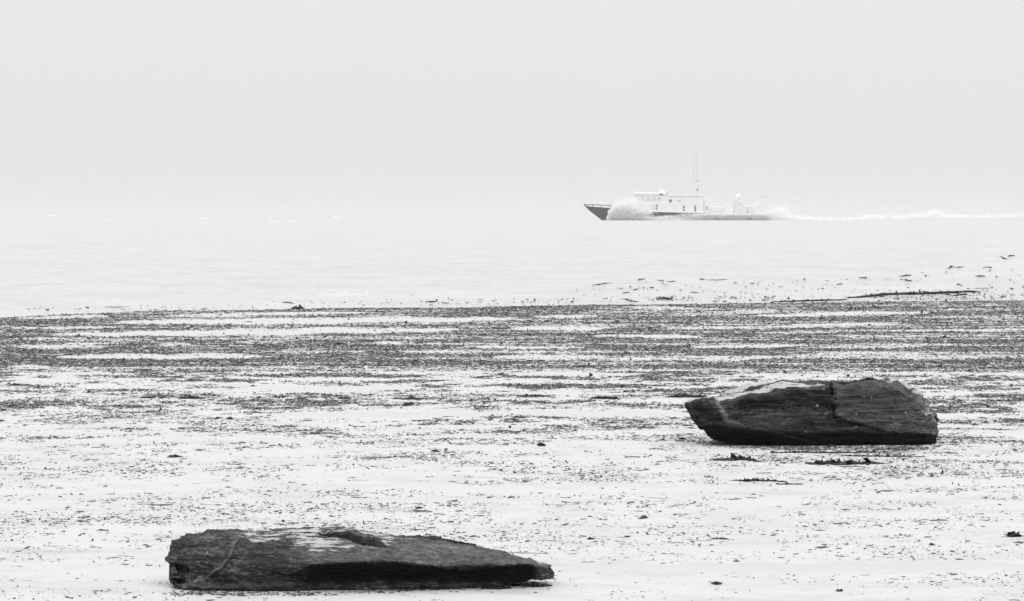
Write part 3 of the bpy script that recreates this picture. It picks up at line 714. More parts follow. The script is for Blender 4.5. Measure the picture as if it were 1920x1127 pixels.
def weed_piece(name, pts, thick, n, label, group, seed, swell=False, mound=False, up=1.0, mat=None):
    """pts: run of photo pixels along the piece; thick: its height in photo pixels"""
    rg = np.random.default_rng(seed); q = np.array(pts, float)
    W = []
    for a, c in q:
        if swell: W.append(on_swell(a, c))
        else: X, Y = G(a, c); W.append((X, Y, float(ground_z(X, Y))))
    W = np.array(W); base = W.mean(0); k = base[1] / F           # metres per photo pixel here
    t = np.linspace(0, 1, len(W)); hh = thick * k
    u = rg.beta(1.6, 1.6, n) if mound else rg.uniform(0, 1, n)
    prof = np.clip(4 * u * (1 - u), 0.05, 1) ** 0.6
    pos = np.column_stack([np.interp(u, t, W[:, j]) for j in range(3)])
    if len(W) == 1: pos = np.repeat(W, n, 0)
    pos[:, 0] += rg.normal(0, 1.2 * k, n); pos[:, 1] += rg.normal(0, max(hh * 1.0, .012), n)
    if swell: pos[:, 2] = [float(np.maximum(sea_z(a, c), ground_z(a, c))) for a, c in pos[:, :2]]
    else: pos[:, 2] = ground_z(pos[:, 0], pos[:, 1])
    if mound: pos[:, 2] += rg.uniform(0, .55, n) * hh * prof
    wid = np.clip(hh * 1.6, .012, .12) * np.exp(rg.normal(0, .4, n)); hg = hh * .55 * up * prof * np.exp(rg.normal(0, .35, n))
    V, Fc, Sh = scraps(pos - base, wid, np.maximum(hg, .002), rg)
    # core: a lumpy bar along the run so that the piece hangs together
    m = 26; uu = np.linspace(0, 1, m); ax = np.column_stack([np.interp(uu, t, W[:, j]) for j in range(3)])
    if swell: ax[:, 2] = [float(np.maximum(sea_z(a, c), ground_z(a, c))) for a, c in ax[:, :2]]
    pr = np.clip(4 * uu * (1 - uu), 0, 1) ** (.6 if mound else .45) * (1 + .45 * noise3(uu * 9, seed * .73, 1.0))
    ring = []
    for j, ang_ in enumerate(np.linspace(-.3, math.pi + .3, 7)):
        hw = max(hh * (1.1 if mound else .8), .006)
        jit = 1 + .3 * noise3(uu * 13, j * 1.7, seed * .31)
        ring.append(np.column_stack([ax[:, 0], ax[:, 1] - hw * math.cos(ang_) * pr * jit, ax[:, 2] - .002 + hh * (.62 if mound else .55) * (math.sin(ang_) + .1) * pr * jit]))
    R_ = np.stack(ring, 1).reshape(-1, 3) - base; gf = grid_faces(m, 7)
    tri = np.concatenate([gf[:, [0, 1, 2]], gf[:, [0, 2, 3]]])
    Vv = np.concatenate([V, R_]); Ff = np.concatenate([Fc, tri + len(V)]); Ss = np.concatenate([Sh * .8, np.full(len(R_), .2)])
    o = link(name, np_mesh(name, Vv, Ff, False, {'shade': Ss}), mat or M_WEED_DARK); o.location = base
    return tag(o, label, 'seaweed', group)

def run(x, y, w, s=0.0): return [(x - w / 2, y + s / 2), (x, y), (x + w / 2, y - s / 2)]
GM, GS, GF = 'seaweed mounds on the flat', 'dark streaks before the boulder', 'weed and added shade lines on the swell'
for i, (x, y, wd, th, lab) in enumerate([
  (357, 748, 44, 7.5, 'largest low mound of dark seaweed on the drift line at the left'),
  (277, 747, 28, 5.5, 'smaller dark seaweed mound a little left of the largest mound'),
  (306, 747, 18, 4.5, 'tiny seaweed mound between the two bigger mounds on the left drift line'),
  (613, 742, 26, 4.5, 'lone flat oval seaweed mound on clear sand left of the middle'),
  (646, 748, 26, 6, 'ragged seaweed clump just right of the lone flat oval mound'),
  (771, 749, 42, 7, 'broad seaweed clump on the drift line near the middle of the picture'),
  (327, 858, 22, 7, 'isolated dark seaweed tuft well behind the left end of the low rock'),
  (193, 995, 22, 4, 'flat seaweed scrap on bare sand left of the low rock'),
  (786, 953, 11, 6, 'small seaweed tuft on bare sand just behind the low rock'),
  (1108, 1010, 14, 6, 'small seaweed tuft on bare sand right of the low rock, paired with another'),
  (1094, 1005, 13, 4, 'flatter seaweed scrap touching the small tuft right of the low rock'),
  (1343, 1096, 8, 9, 'upright dark scrap at the bottom, right of the low rock'),
  (1575, 1108, 10, 6, 'dark scrap at the bottom edge straight below the cracked boulder'),
  (1900, 1004, 15, 11, 'dark lump of weed nearest the right edge of the picture, lower right'),
  (1745, 1020, 8, 6, 'round dark dot of weed on sand in the lower right'),
  (432, 786, 9, 8, 'small upright tuft just below the left drift line'),
  (1290, 745, 88, 8, 'dense seaweed mat behind the pointed left end of the cracked boulder'),
  (1135, 748, 60, 7, 'long low seaweed heap in the drift line left of the cracked boulder'),
  (1000, 744, 60, 6, 'thin dark seaweed heap on the drift line at the centre'),
  (1175, 1006, 16, 4, 'thin scrap of weed on sand halfway between the rocks, lower of two'),
  (1350, 1010, 40, 4, 'short row of weed scraps on sand below the cracked boulder'),
  (556, 579, 30, 8.5, 'dark seaweed heap at the water edge left of the middle'),
  (508, 580.5, 14, 4, 'small weed lump at the water edge left of the dark heap'),
 ]):
    weed_piece('seaweed_clump', run(x, y, wd), th * .62, max(16, int(wd * th * .3)), lab, GM, 100 + i, mound=True, up=.8, mat=M_WEED_MID)
weed_piece('seaweed_sprig', run(1015, 836, 16), 5, 16, 'weed sprig with upright bits on bare sand left of the cracked boulder', GM, 150, mound=True, up=1.9)
weed_piece('leaf_scrap', run(1207, 971, 20, 1), 6, 8, 'grey leaf-shaped scrap on bare sand between the two rocks', GM, 151, mound=True, up=.8, mat=M_WEED)
for i, (pts, th, lab) in enumerate([
  ([(1335, 861), (1368, 862.5), (1395, 862), (1425, 865)], 5, 'dark streak lying before the left end of the cracked boulder'),
  ([(1515, 869), (1545, 869.5), (1600, 869.5), (1660, 868)], 6.5, 'thickest dark streak lying before the middle of the cracked boulder'),
  ([(1445, 849), (1500, 848), (1560, 849), (1680, 847)], 3.6, 'long dark streak close along the foot of the cracked boulder'),
  ([(1376, 900), (1400, 901.5), (1440, 901), (1475, 903)], 3.6, 'nearest thin dark streak before the cracked boulder'),
  ([(1458, 907.5), (1505, 907.5)], 2.2, 'hair-thin streak at the right tip of the nearest streak'),
  ([(1575, 854), (1640, 855), (1735, 856)], 3, 'thin streak before the right end of the cracked boulder'),
  ([(985, 1100), (1010, 1101), (1034, 1099)], 4, 'ragged streak at the foot of the low rock at its right tip'),
  ([(900, 1104), (930, 1105), (955, 1104)], 3.5, 'ragged streak at the foot of the low rock, left of its tip')]):
    weed_piece('dark_strand', pts, th * 1.35, 90, lab, GS, 160 + i)  # dark streaks on the flat, built up from weed pieces
for i, (pts, th, lab) in enumerate([  # first two: dark lines added for the shaded face under the lip
  ([(1440, 567), (1500, 565.2), (1545, 563.8), (1592, 562)], 4.6, 'long dark line added for the shade under the swell lip, left of the thick one'),
  ([(1586, 558.5), (1610, 558), (1660, 552.8), (1700, 551.6), (1760, 550.5), (1800, 548), (1842, 546.5)], 6.0, 'thickest long dark line added for the shade under the swell lip at the right'),
  ([(1788, 554.5), (1802, 553), (1815, 552.2)], 3, 'short weed line under the right end of the thick dark line'),
  ([(1112, 535), (1125, 533.5), (1143, 530.5)], 2.4, 'leftmost slanting strand high on the swell'),
  ([(1194, 526), (1204, 524.5), (1210, 522)], 2.2, 'strand at the left foot of the first hump of the swell'),
  ([(1250, 528.5), (1268, 528.2)], 1.8, 'strand on the right side of the first hump of the swell'),
  ([(1322, 525), (1345, 525.5), (1365, 523.5)], 1.8, 'long thin strand right of the first hump of the swell'),
  ([(1312, 524), (1319, 524)], 2.6, 'small dark scrap at the left end of the long thin strand'),
  ([(1186, 544.5), (1195, 542.5)], 2.2, 'small slanting strand midway up the swell below the first hump'),
  ([(1168, 549.5), (1180, 548)], 2.2, 'small strand below left of the slanting one on the swell'),
  ([(1232, 560), (1250, 560.5), (1262, 561)], 4.5, 'tangled weed patch low on the swell below the first hump'),
  ([(1174, 564.5), (1198, 566)], 3, 'flat weed patch at the foot of the swell left of the tangled one'),
  ([(1610, 521), (1625, 521.5)], 2.4, 'strand below the crest left of the high right end'),
  ([(1686, 519), (1698, 518), (1711, 516)], 2.2, 'kinked strand under the crest midway along its right rise'),
  ([(1696, 524.5), (1703, 526)], 2.2, 'short strand just under the kinked one on the right rise'),
  ([(1778, 503.5), (1783, 500.5), (1788, 499.5)], 2.6, 'upturned strand near the crest at the far right'),
  ([(1790, 501.8), (1806, 501)], 2.0, 'level strand right of the upturned one near the crest'),
  ([(1843, 501), (1861, 502.3)], 2.0, 'level strand second from the right edge near the crest'),
  ([(1874, 481.5), (1880, 484), (1889, 485.8)], 2.6, 'slanting strand just below the crest by the right edge'),
  ([(1890, 481), (1902, 479.6)], 2.4, 'topmost strand on the crest at the right edge'),
  ([(1568, 534.5), (1578, 532)], 2.0, 'small slanting strand midway up the swell left of the right rise'),
  ([(1793, 533), (1803, 535)], 2.0, 'small scrap midway up the swell above the thick dark line'),
  ([(528, 567), (540, 568), (552, 569.5)], 3, 'dark strand floating just off the water edge left of the middle'),
  ([(195, 575.5), (215, 576.5), (245, 575.5)], 1.8, 'long thin strand floating off the water edge at the far left')]):
    weed_piece('dark_strand', pts, th, 34 if len(pts) > 3 else 10, lab, GF, 200 + i, swell=True)
# fine scraps carried in the swell
rg = np.random.default_rng(77); fp = []
for (x0, x1, ya, yb, n) in [(1080, 1500, 525, 566, 70), (1500, 1935, 505, 562, 90), (1640, 1935, 553, 564, 120), (1220, 1300, 556, 563, 25), (1330, 1480, 555, 566, 40), (40, 480, 572, 583, 50), (480, 1080, 563, 575, 60), (790, 1080, 560, 571, 40), (1600, 1935, 540, 556, 40), (700, 775, 540, 555, 45)]:
    for _ in range(int(n * 1.7)):
        a = rg.uniform(x0, x1); c = rg.uniform(ya, yb)
        if c < np.interp(a, CRX, CRY) + 2 or c > np.interp(a, SHX, SHY): continue
        fp.append(on_swell(a, c))
fp = np.array(fp); n = len(fp)
V, Fc, Sh = scraps(fp + [0, 0, .002], .034 * np.exp(rg.normal(0, .65, n)), .009 * np.exp(rg.normal(0, .45, n)), rg)
tag(link('floating_seaweed', np_mesh('floating_seaweed', V, Fc, False, {'shade': Sh * .6}), M_WEED), 'small scraps of weed carried in the breaking swell', 'seaweed', kind='stuff')

# ------------------------------------------------------------------ ship near the horizon, ploughing to the left
YS = 785.0
KS = YS / F                                   # metres per photo pixel at the ship
SX0 = 1265.0
def sx(px): return (px - SX0) * KS
def sz(py): return H - (py - HY) * KS
M_HULL = plain('hull_paint', 0.028, 0.5, 0.4, 1.2, 0.008)
M_WHITE = plain('ship_white_paint', 0.80, 0.5, 0.4, 0.8, 0.03)
M_GREY = plain('ship_grey_paint', 0.68, 0.5, 0.4)
M_MAST = plain('mast_paint', 0.62, 0.6, 0.3)
M_GLASS = plain('ship_window_glass', 0.15, 0.2, 0.5)
M_PALEGLASS = plain('pale_window_glass', 0.60, 0.3, 0.5)  # paler glass of the fainter windows
M_DARK = plain('ship_dark_fitting', 0.03, 0.5)

ship = empty('patrol_ship', (sx(SX0) + (SX0 - CX) * KS, YS, 0.0))
tag(ship, 'white ship with dark hull ploughing left through spray near the horizon', 'ship')

def prism(name, prof, y0, y1, mat, parent, bevel=0.05):
    """side profile (photo px) extruded across the ship between y0 and y1 metres"""
    n = len(prof)
    V = [(sx(a), y0, sz(c)) for a, c in prof] + [(sx(a), y1, sz(c)) for a, c in prof]
    Fc = [list(range(n)), list(range(2 * n - 1, n - 1, -1))] + [[i, i + n, (i + 1) % n + n, (i + 1) % n] for i in range(n)]
    me = bpy.data.meshes.new(name); me.from_pydata(V, [], Fc); me.update()
    import bmesh
    bm = bmesh.new(); bm.from_mesh(me)
    bmesh.ops.recalc_face_normals(bm, faces=bm.faces)
    if bevel: bmesh.ops.bevel(bm, geom=list(bm.edges), offset=bevel, segments=1, affect='EDGES', clamp_overlap=True)
    bm.to_mesh(me); bm.free()
    return link(name, me, mat, parent)

def tube_mesh(bmv, bmf, a, c, r, n=6):
    a, c = np.array(a, float), np.array(c, float); d = c - a; d /= np.linalg.norm(d)
    q = np.array([0, 0, 1.0]) if abs(d[2]) < .9 else np.array([1.0, 0, 0])
    e1 = np.cross(d, q); e1 /= np.linalg.norm(e1); e2 = np.cross(d, e1); o = len(bmv)
    for p in (a, c):
        for k in range(n):
            t = 2 * math.pi * k / n; bmv.append(tuple(p + r * (math.cos(t) * e1 + math.sin(t) * e2)))
    for k in range(n): bmf.append([o + k, o + (k + 1) % n, o + n + (k + 1) % n, o + n + k])
    bmf.append([o + k for k in range(n)][::-1]); bmf.append([o + n + k for k in range(n)])

def tubes(name, segs, r, mat, parent):
    v, f = [], []
    for a, c in segs: tube_mesh(v, f, a, c, r)
    me = bpy.data.meshes.new(name); me.from_pydata(v, [], f); me.update()
    return link(name, me, mat, parent)

# hull: lofted stations
SHEER = [(1094, 383.3), (1100, 385.6), (1106, 387.3), (1143, 389.8), (1190, 391.8), (1225, 397.4), (1325, 400), (1440, 401)]
def half_b(px):      # deck half-breadth
    return np.interp(px, [1094, 1106, 1125, 1150, 1190, 1240, 1380, 1436], [.05, .75, 1.75, 2.75, 3.6, 3.85, 3.85, 3.5])
stem_x = lambda py: np.interp(py, [383.3, 412.5, 420, 428], [1094, 1131, 1140, 1152])
ns, nh = 90, 12
HV = np.zeros((ns, 2 * nh, 3))
for i, q in enumerate(np.linspace(0, 1, ns) ** 1.3):
    for j in range(nh):
        t = j / (nh - 1)                       # 0 deck .. 1 keel
        px_deck = 1094 + q * (1436 - 1094)
        py = poly(SHEER, px_deck) * (1 - t) + 430 * t
        xl = stem_x(py); px = xl + q * (1436 - xl)
        py = poly(SHEER, px) * (1 - t) + 430 * t
        hb = half_b(1094 + (px - xl) * (1436 - 1094) / (1436 - xl))
        wl = np.interp(q, [0, .15, .4, 1], [.25, .5, .86, .92])
        br = hb * (1 - (1 - wl) * sstep(0, .65, t)) * (1 - sstep(.6, 1.02, t) * .9)
        if q == 0: br = 0.03
        HV[i, j] = (sx(px), -br, sz(py)); HV[i, 2 * nh - 1 - j] = (sx(px), br, sz(py))
hf = grid_faces(ns, 2 * nh)
deck = np.array([[i * 2 * nh, i * 2 * nh + 2 * nh - 1, (i + 1) * 2 * nh + 2 * nh - 1, (i + 1) * 2 * nh] for i in range(ns - 1)])
stern = np.array([[(ns - 1) * 2 * nh + j, (ns - 1) * 2 * nh + j + 1, (ns - 1) * 2 * nh + 2 * nh - 2 - j, (ns - 1) * 2 * nh + 2 * nh - 1 - j] for j in range(nh - 1)])
me = np_mesh('hull', HV.reshape(-1, 3), np.concatenate([hf, stern, deck]), False)
me.materials.append(M_HULL); me.materials.append(M_GREY)
mi = np.zeros(len(me.polygons), dtype=np.int32); mi[-len(deck):] = 1; me.polygons.foreach_set('material_index', mi)
hull = link('hull', me, None, ship)
# bow rail with stanchions, both sides
for s in (-1, 1):
    pts = [(sx(a), s * half_b(a) * 1.0, sz(c)) for a, c in [(1095, 383.4), (1110, 383.9), (1127, 384.6), (1146, 385.6)]]
    rl = tubes('bow_rail', list(zip(pts[:-1], pts[1:])), 0.10, M_HULL, ship)
    tubes('stanchion', [((sx(a), s * half_b(a) * .99, sz(c)), (sx(a), s * half_b(a) * .99, sz(c2))) for a, c, c2 in [(1111.5, 384, 388.4)]], 0.09, M_HULL, rl)
    tubes('stanchion', [((sx(a), s * half_b(a) * .99, sz(c)), (sx(a), s * half_b(a) * .99, sz(c2))) for a, c, c2 in [(1127.5, 384.7, 389.2)]], 0.09, M_HULL, rl)
    tubes('stanchion', [((sx(a), s * half_b(a) * .99, sz(c)), (sx(a), s * half_b(a) * .99, sz(c2))) for a, c, c2 in [(1145.5, 385.6, 390.2)]], 0.09, M_HULL, rl)
prism('foredeck_hatch', [(1123, 390), (1124.5, 380.6), (1128, 379.6), (1134, 379.8), (1136.5, 381.5), (1138, 390)], -.8, .8, M_WHITE, ship)

def pane(parent, prof, mat, y, name='window'):
    """frame and pane set on the near side (y<0) and the far side of a house"""
    for s in (-1, 1):
        cx = sum(a for a, c in prof) / len(prof); cy = sum(c for a, c in prof) / len(prof)
        fr = [(cx + (a - cx) * 1.22, cy + (c - cy) * 1.16) for a, c in prof]
        f = prism(name, fr, s * (y - .02), s * (y + .05), M_WHITE, parent, 0.0)
        prism('pane', prof, s * (y + .03), s * (y + .075), mat, f, 0.0)

deckhouse = prism('deckhouse', [(1200, 398), (1204, 380), (1318, 379.6), (1318, 401), (1225, 401)], -3.1, 3.1, M_WHITE, ship)
wheelhouse = prism('wheelhouse', [(1192.5, 379.5), (1188, 366.2), (1249, 366.2), (1252, 368.4), (1317.5, 368.8), (1317.5, 379.3)], -2.8, 2.8, M_WHITE, ship)
prism('roof', [(1186, 366), (1187, 361.5), (1200, 360.6), (1246, 361.4), (1249, 366)], -3.0, 3.0, M_WHITE, ship, 0.12)
prism('boat_deck_edge', [(1248, 368.2), (1250, 365.8), (1314, 366.2), (1319, 368.6)], -2.95, 2.95, M_WHITE, ship)
for prof, mt in [([(1190.3, 367.5), (1194, 367.5), (1199.5, 376.5), (1196.5, 377)], M_PALEGLASS), ([(1199, 368), (1207, 368), (1207, 375.8), (1203, 375.5)], M_PALEGLASS),
                 ([(1211, 368.6), (1218.5, 368.6), (1218.5, 376), (1211, 376)], M_PALEGLASS), ([(1222, 368.8), (1229, 368.8), (1229, 376.2), (1222, 376.2)], M_PALEGLASS), ([(1232, 369.2), (1235, 369.2), (1238.5, 376.2), (1232, 376.2)], M_PALEGLASS),
                 ([(1253, 374.2), (1258.5, 374.2), (1258.5, 380 - .2), (1253, 379.8)], M_GLASS), ([(1269.5, 374.4), (1276, 374.4), (1276, 379.2), (1269.5, 379.2)], M_PALEGLASS)]:
    pane(wheelhouse, prof, mt, 2.8)
def stacked(x, y0, mt):
    pane(deckhouse, [(x - 1.7, y0), (x + 1.7, y0), (x + 1.7, y0 + 4.2), (x - 1.7, y0 + 4.2)], mt, 3.1)
    pane(deckhouse, [(x - 1.6, y0 + 5.6), (x + 1.6, y0 + 5.6), (x + 1.6, y0 + 9.4), (x - 1.6, y0 + 9.4)], mt, 3.1)
stacked(1223.2, 383.6, M_PALEGLASS); stacked(1230.2, 383.8, M_GLASS); stacked(1281, 386, M_GLASS)
pane(deckhouse, [(1300.8, 385.2), (1303.6, 385.2), (1303.6, 396.8), (1300.8, 396.8)], M_GLASS, 3.1, 'door')
box = prism('roof_locker', [(1235, 365.6), (1235.5, 357), (1238, 355.8), (1243.5, 356), (1248.5, 361), (1248.5, 365.6)], -1.2, -.2, M_WHITE, ship)
prism('vent', [(1235.4, 365.5), (1235.4, 363.4), (1241.6, 363.4), (1241.6, 365.5)], -3.09, -2.95, M_DARK, ship, 0.0)
prism('searchlight', [(1248.6, 365.5), (1248.8, 362.4), (1250.2, 362), (1251.3, 364.6)], -1.5, -1.0, M_DARK, ship, 0.0)
# short light mast over the bridge front
tubes('light_mast', [((sx(1188.5), 0, sz(361.8)), (sx(1188.5), 0, sz(354.5))), ((sx(1186.6), 0, sz(356.5)), (sx(1190.4), 0, sz(356.5)))], 0.10, M_WHITE, ship)

# lattice mast
mast = empty('mast', (0, 0, 0)); mast.parent = ship
legs = []
for (bx, by) in ((1296, -1.0), (1296, 1.0), (1311, -1.0), (1311, 1.0)):
    tx = 1303.2 if bx < 1300 else 1306.2
    legs.append(((sx(bx), by, sz(366.5)), (sx(tx), by * .18, sz(292))))
for a, c in legs: tubes('mast_leg', [(a, c)], 0.04, M_MAST, mast)
br = []
def mp_(k, t): a, c = np.array(legs[k][0]), np.array(legs[k][1]); return tuple(a + (c - a) * t)
lv = [0, .14, .27, .39, .5, .6, .69, .77, .85, .92, 1.0]
for q, (t0, t1) in enumerate(zip(lv[:-1], lv[1:])):
    for a, c in ((0, 1), (1, 3), (3, 2), (2, 0)):
        br.append((mp_(a, t1), mp_(c, t1))); br.append((mp_(a, t0), mp_(c, t1)) if q % 2 else (mp_(c, t0), mp_(a, t1)))
tubes('mast_bracing', br, 0.025, M_MAST, mast)
tubes('topmast', [((sx(1304.5), 0, sz(293)), (sx(1303), 0, sz(272)))], 0.05, M_GREY, mast)
tubes('yard', [((sx(1299), 0, sz(284)), (sx(1311), 0, sz(284)))], 0.05, M_WHITE, mast)
tubes('yard', [((sx(1304), -1.4, sz(309)), (sx(1304), 1.4, sz(309)))], 0.06, M_WHITE, mast)
prism('navigation_light', [(1306, 341.5), (1306, 339.3), (1307.4, 339.3), (1307.4, 341.5)], -.75, -.45, M_DARK, mast, 0.0)
prism('navigation_light', [(1306.2, 357.5), (1306.2, 353.6), (1307.4, 353.6), (1308.6, 358.2)], -1.0, -.6, M_DARK, mast, 0.0)
prism('radar_scanner', [(1298.5, 326), (1298.5, 324.8), (1303.5, 324.8), (1303.5, 326)], -1.1, 1.1, M_GREY, mast, 0.03)

# after deck: house end, rails, locker, pedestal with dome, davit
prism('funnel_casing', [(1319, 401), (1319, 372), (1326, 371), (1327, 401)], -2.2, -.6, M_WHITE, ship)
prism('funnel_casing', [(1319, 401), (1319, 372), (1326, 371), (1327, 401)], .6, 2.2, M_WHITE, ship)
tubes('boat_crane', [((sx(1329), 0, sz(400)), (sx(1329), 0, sz(369))), ((sx(1329), 0, sz(369)), (sx(1341), 0, sz(369)))], 0.14, M_WHITE, ship)
prism('ladder_light', [(1323.2, 388), (1324.8, 388), (1324.8, 390.6), (1323.2, 390.6)], -2.32, -2.2, M_DARK, ship, 0.0)
prism('ladder_light', [(1323.2, 392), (1324.8, 392), (1324.8, 394), (1323.2, 394)], -2.32, -2.2, M_DARK, ship, 0.0)
prism('boat', [(1334, 397), (1331, 390), (1336, 387.5), (1354, 387), (1358, 390), (1355, 397)], -1.2, 1.2, M_GREY, ship, 0.2)
prism('deck_locker', [(1361, 402), (1361, 381.5), (1363, 380.5), (1373, 380.5), (1373.6, 402)], -2.4, 2.4, M_WHITE, ship)
prism('pedestal', [(1376, 402), (1376.5, 374), (1380, 374.5), (1389, 376), (1392, 382), (1399, 387), (1400, 402)], -1.4, 1.4, M_GREY, ship, 0.1)
# dome
dv, df = [], []
nr, nc2 = 10, 18
for i in range(nr + 1):
    th = math.pi * i / nr * .86
    for j in range(nc2):
        a = 2 * math.pi * j / nc2; r_ = 4.7 * KS
        dv.append((sx(1384.2) + r_ * math.sin(th) * math.cos(a), r_ * math.sin(th) * math.sin(a), sz(368.6) + r_ * math.cos(th)))
for i in range(nr):
    for j in range(nc2): df.append([i * nc2 + j, (i + 1) * nc2 + j, (i + 1) * nc2 + (j + 1) % nc2, i * nc2 + (j + 1) % nc2])
me = bpy.data.meshes.new('dome'); me.from_pydata(dv, [], df); me.update(); me.polygons.foreach_set('use_smooth', [True] * len(me.polygons))
link('dome', me, M_WHITE, ship)
tubes('dome_stalk', [((sx(1384.2), 0, sz(377)), (sx(1384.2), 0, sz(372)))], 0.35, M_GREY, ship)
prism('davit', [(1412.5, 389), (1428.5, 369.6), (1432.5, 369.6), (1422, 388), (1422, 402), (1414, 402)], -2.9, -2.3, M_WHITE, ship)
prism('davit', [(1412.5, 389), (1428.5, 369.6), (1432.5, 369.6), (1422, 388), (1422, 402), (1414, 402)], 2.3, 2.9, M_WHITE, ship)
prism('davit_beam', [(1425.5, 369.4), (1425.5, 368), (1437, 368.2), (1437, 369.6)], -3.0, 3.0, M_GREY, ship)
for s in (-1, 1):
    for xa, xb in ((1326, 1361), (1375, 1413)):
        rl = tubes('deck_rail', [((sx(xa), s * 3.6, sz(y)), (sx(xb), s * 3.6, sz(y))) for y in (387, 391, 395)], 0.035, M_WHITE, ship)
        for q in np.linspace(xa, xb, 8): tubes('stanchion', [((sx(q), s * 3.6, sz(386.8)), (sx(q), s * 3.6, sz(401)))], 0.04, M_WHITE, rl)
prism('after_house', [(1402, 402), (1402, 387.5), (1411, 387.5), (1411, 402)], -2.0, 2.0, M_GREY, ship, 0.05)

# ------------------------------------------------------------------ spray, wake and foam (drops and flecks)
TET_V = np.array([[1, 0, -.5], [-.5, .87, -.5], [-.5, -.87, -.5], [0, 0, 1.0]])
TET_F = np.array([[0, 2, 1], [0, 1, 3], [1, 2, 3], [2, 0, 3]])
def in_poly(px, py, pg):
    r = np.zeros(len(px), bool); n = len(pg)
    for i in range(n):
        (x0, y0), (x1, y1) = pg[i], pg[(i + 1) % n]
        if y0 == y1: continue
        hit = ((y0 > py) != (y1 > py)) & (px < (x1 - x0) * (py - y0) / (y1 - y0) + x0); r ^= hit
    return r
def drops(name, parts, label, seed, mat=None):
    rg = np.random.default_rng(seed); Ps, Rs = [], []
    for pg, n, ya, yb, r0, r1, soft in parts:
        a = np.array(pg, float); x0, y0 = a.min(0); x1, y1 = a.max(0)
        px = rg.uniform(x0, x1, n * 3); py = rg.uniform(y0, y1, n * 3)
        ok = in_poly(px, py, pg); px, py = px[ok][:n], py[ok][:n]
        px = px + rg.normal(0, soft, len(px)); py = py + rg.normal(0, soft * .7, len(px))
        cl_ = 1.1 * noise3(px * .07, py * .10, seed * 1.7) + .8 * noise3(px * .22, py * .26, seed * 2.7)
        keep = rg.uniform(-1.0, .6, len(px)) < cl_; px, py = px[keep], py[keep]
        Y = rg.uniform(ya, yb, len(px))
        Ps.append(np.column_stack([(px - CX) / F * Y, Y, H - (py - HY) / F * Y])); Rs.append(rg.uniform(r0, r1, len(px)))
    Pn, R_ = np.concatenate(Ps), np.concatenate(Rs); k = Pn[:, 2] > -0.3; Pn, R_ = Pn[k], R_[k]
    V = TET_V[None] * (1 + rg.normal(0, .25, (len(Pn), 4, 3)))
    ax = rg.normal(size=(len(Pn), 3, 3)); Q, _ = np.linalg.qr(ax)
    V = np.einsum('nij,nkj->nki', Q, V) * R_[:, None, None] + Pn[:, None, :]
    Fc = (TET_F[None] + (np.arange(len(Pn)) * 4)[:, None, None]).reshape(-1, 3)
    o = link(name, np_mesh(name, V.reshape(-1, 3), Fc), mat or M_FOAM); tag(o, label, 'spray', kind='stuff')
    return o

near = YS - 5.2
def puffs(name, blobs, ya, yb, r0, r1, label, seed, clip=None, jets=()):
    """spray as a cloud of fine drops, thick in the middle of each puff and thinning outwards"""
    rg = np.random.default_rng(seed); PXs, PYs = [], []
    for (cx, cy, ax_, ay_, n) in blobs:
        PXs.append(rg.normal(cx, ax_, n)); PYs.append(rg.normal(cy, ay_, n))
    for (x0, y0, a0, a1, l0, l1, m, n) in jets:          # sheets of water thrown up and falling back
        for _ in range(m):
            th = math.radians(rg.uniform(a0, a1)); L = rg.uniform(l0, l1); t = rg.beta(1.3, 2.0, n)
            xs_ = x0 + rg.normal(0, 4) + math.cos(th) * L * t; ys_ = y0 + rg.normal(0, 1) - math.sin(th) * L * t * (1 - .55 * t)
            PXs.append(xs_ + rg.normal(0, .4 + 1.8 * t)); PYs.append(ys_ + rg.normal(0, .4 + 1.6 * t))
    px, py = np.concatenate(PXs), np.concatenate(PYs)
    # torn into wisps
    cl_ = .9 * noise3(px * .10, py * .13, seed * 1.7) + .7 * noise3(px * .3, py * .34, seed * 2.7)
    k = rg.uniform(-1.1, .5, len(px)) < cl_
    if clip is not None: k &= clip(px, py)
    px, py = px[k], py[k]; Y = rg.uniform(ya, yb, len(px)); z = H - (py - HY) / F * Y
    Pn = np.column_stack([(px - CX) / F * Y, Y, z]); R_ = rg.uniform(r0, r1, len(px)); k = z > -0.15; Pn, R_ = Pn[k], R_[k]
    V = TET_V[None] * (1 + rg.normal(0, .25, (len(Pn), 4, 3)))
    Q, _ = np.linalg.qr(rg.normal(size=(len(Pn), 3, 3)))
    V = np.einsum('nij,nkj->nki', Q, V) * R_[:, None, None] + Pn[:, None, :]
    Fc = (TET_F[None] + (np.arange(len(Pn)) * 4)[:, None, None]).reshape(-1, 3)
    return tag(link(name, np_mesh(name, V.reshape(-1, 3), Fc), M_FOAM), label, 'spray', kind='stuff')
edge_b = lambda px, py: px > np.interp(py, [360, 380, 386, 390, 394, 398, 401, 404, 408, 414, 420], [1150, 1150, 1146, 1143, 1140, 1138.5, 1141, 1138.5, 1136.5, 1137, 1137]) + .5 * noise3(py * .9, 3.1, 5.5)
puffs('bow_spray', [(1142, 409, 3, 3.5, 2200), (1147, 402, 4, 5, 2200), (1155, 396, 5, 6, 2000), (1166, 390, 7, 6, 1900), (1177, 383, 8, 6, 1500), (1190, 377, 9, 4, 800), (1160, 408, 10, 4, 3000), (1182, 405, 9, 5, 2200), (1173, 396, 10, 7, 2000), (1205, 408, 12, 3, 2600), (1200, 388, 11, 7, 700), (1228, 410.5, 14, 2.2, 2600), (1262, 412.5, 14, 1.5, 1800), (1206, 398, 9, 2.5, 2600), (1196, 394, 6, 3, 1200), (1215, 386, 14, 7, 300)],
  near - 2.5, near + 1.6, .04, .095, 'white burst of spray thrown up at the ship bow', 5, edge_b, [(1143, 409, 35, 72, 45, 78, 46, 170), (1150, 411, 15, 45, 40, 90, 26, 130)])
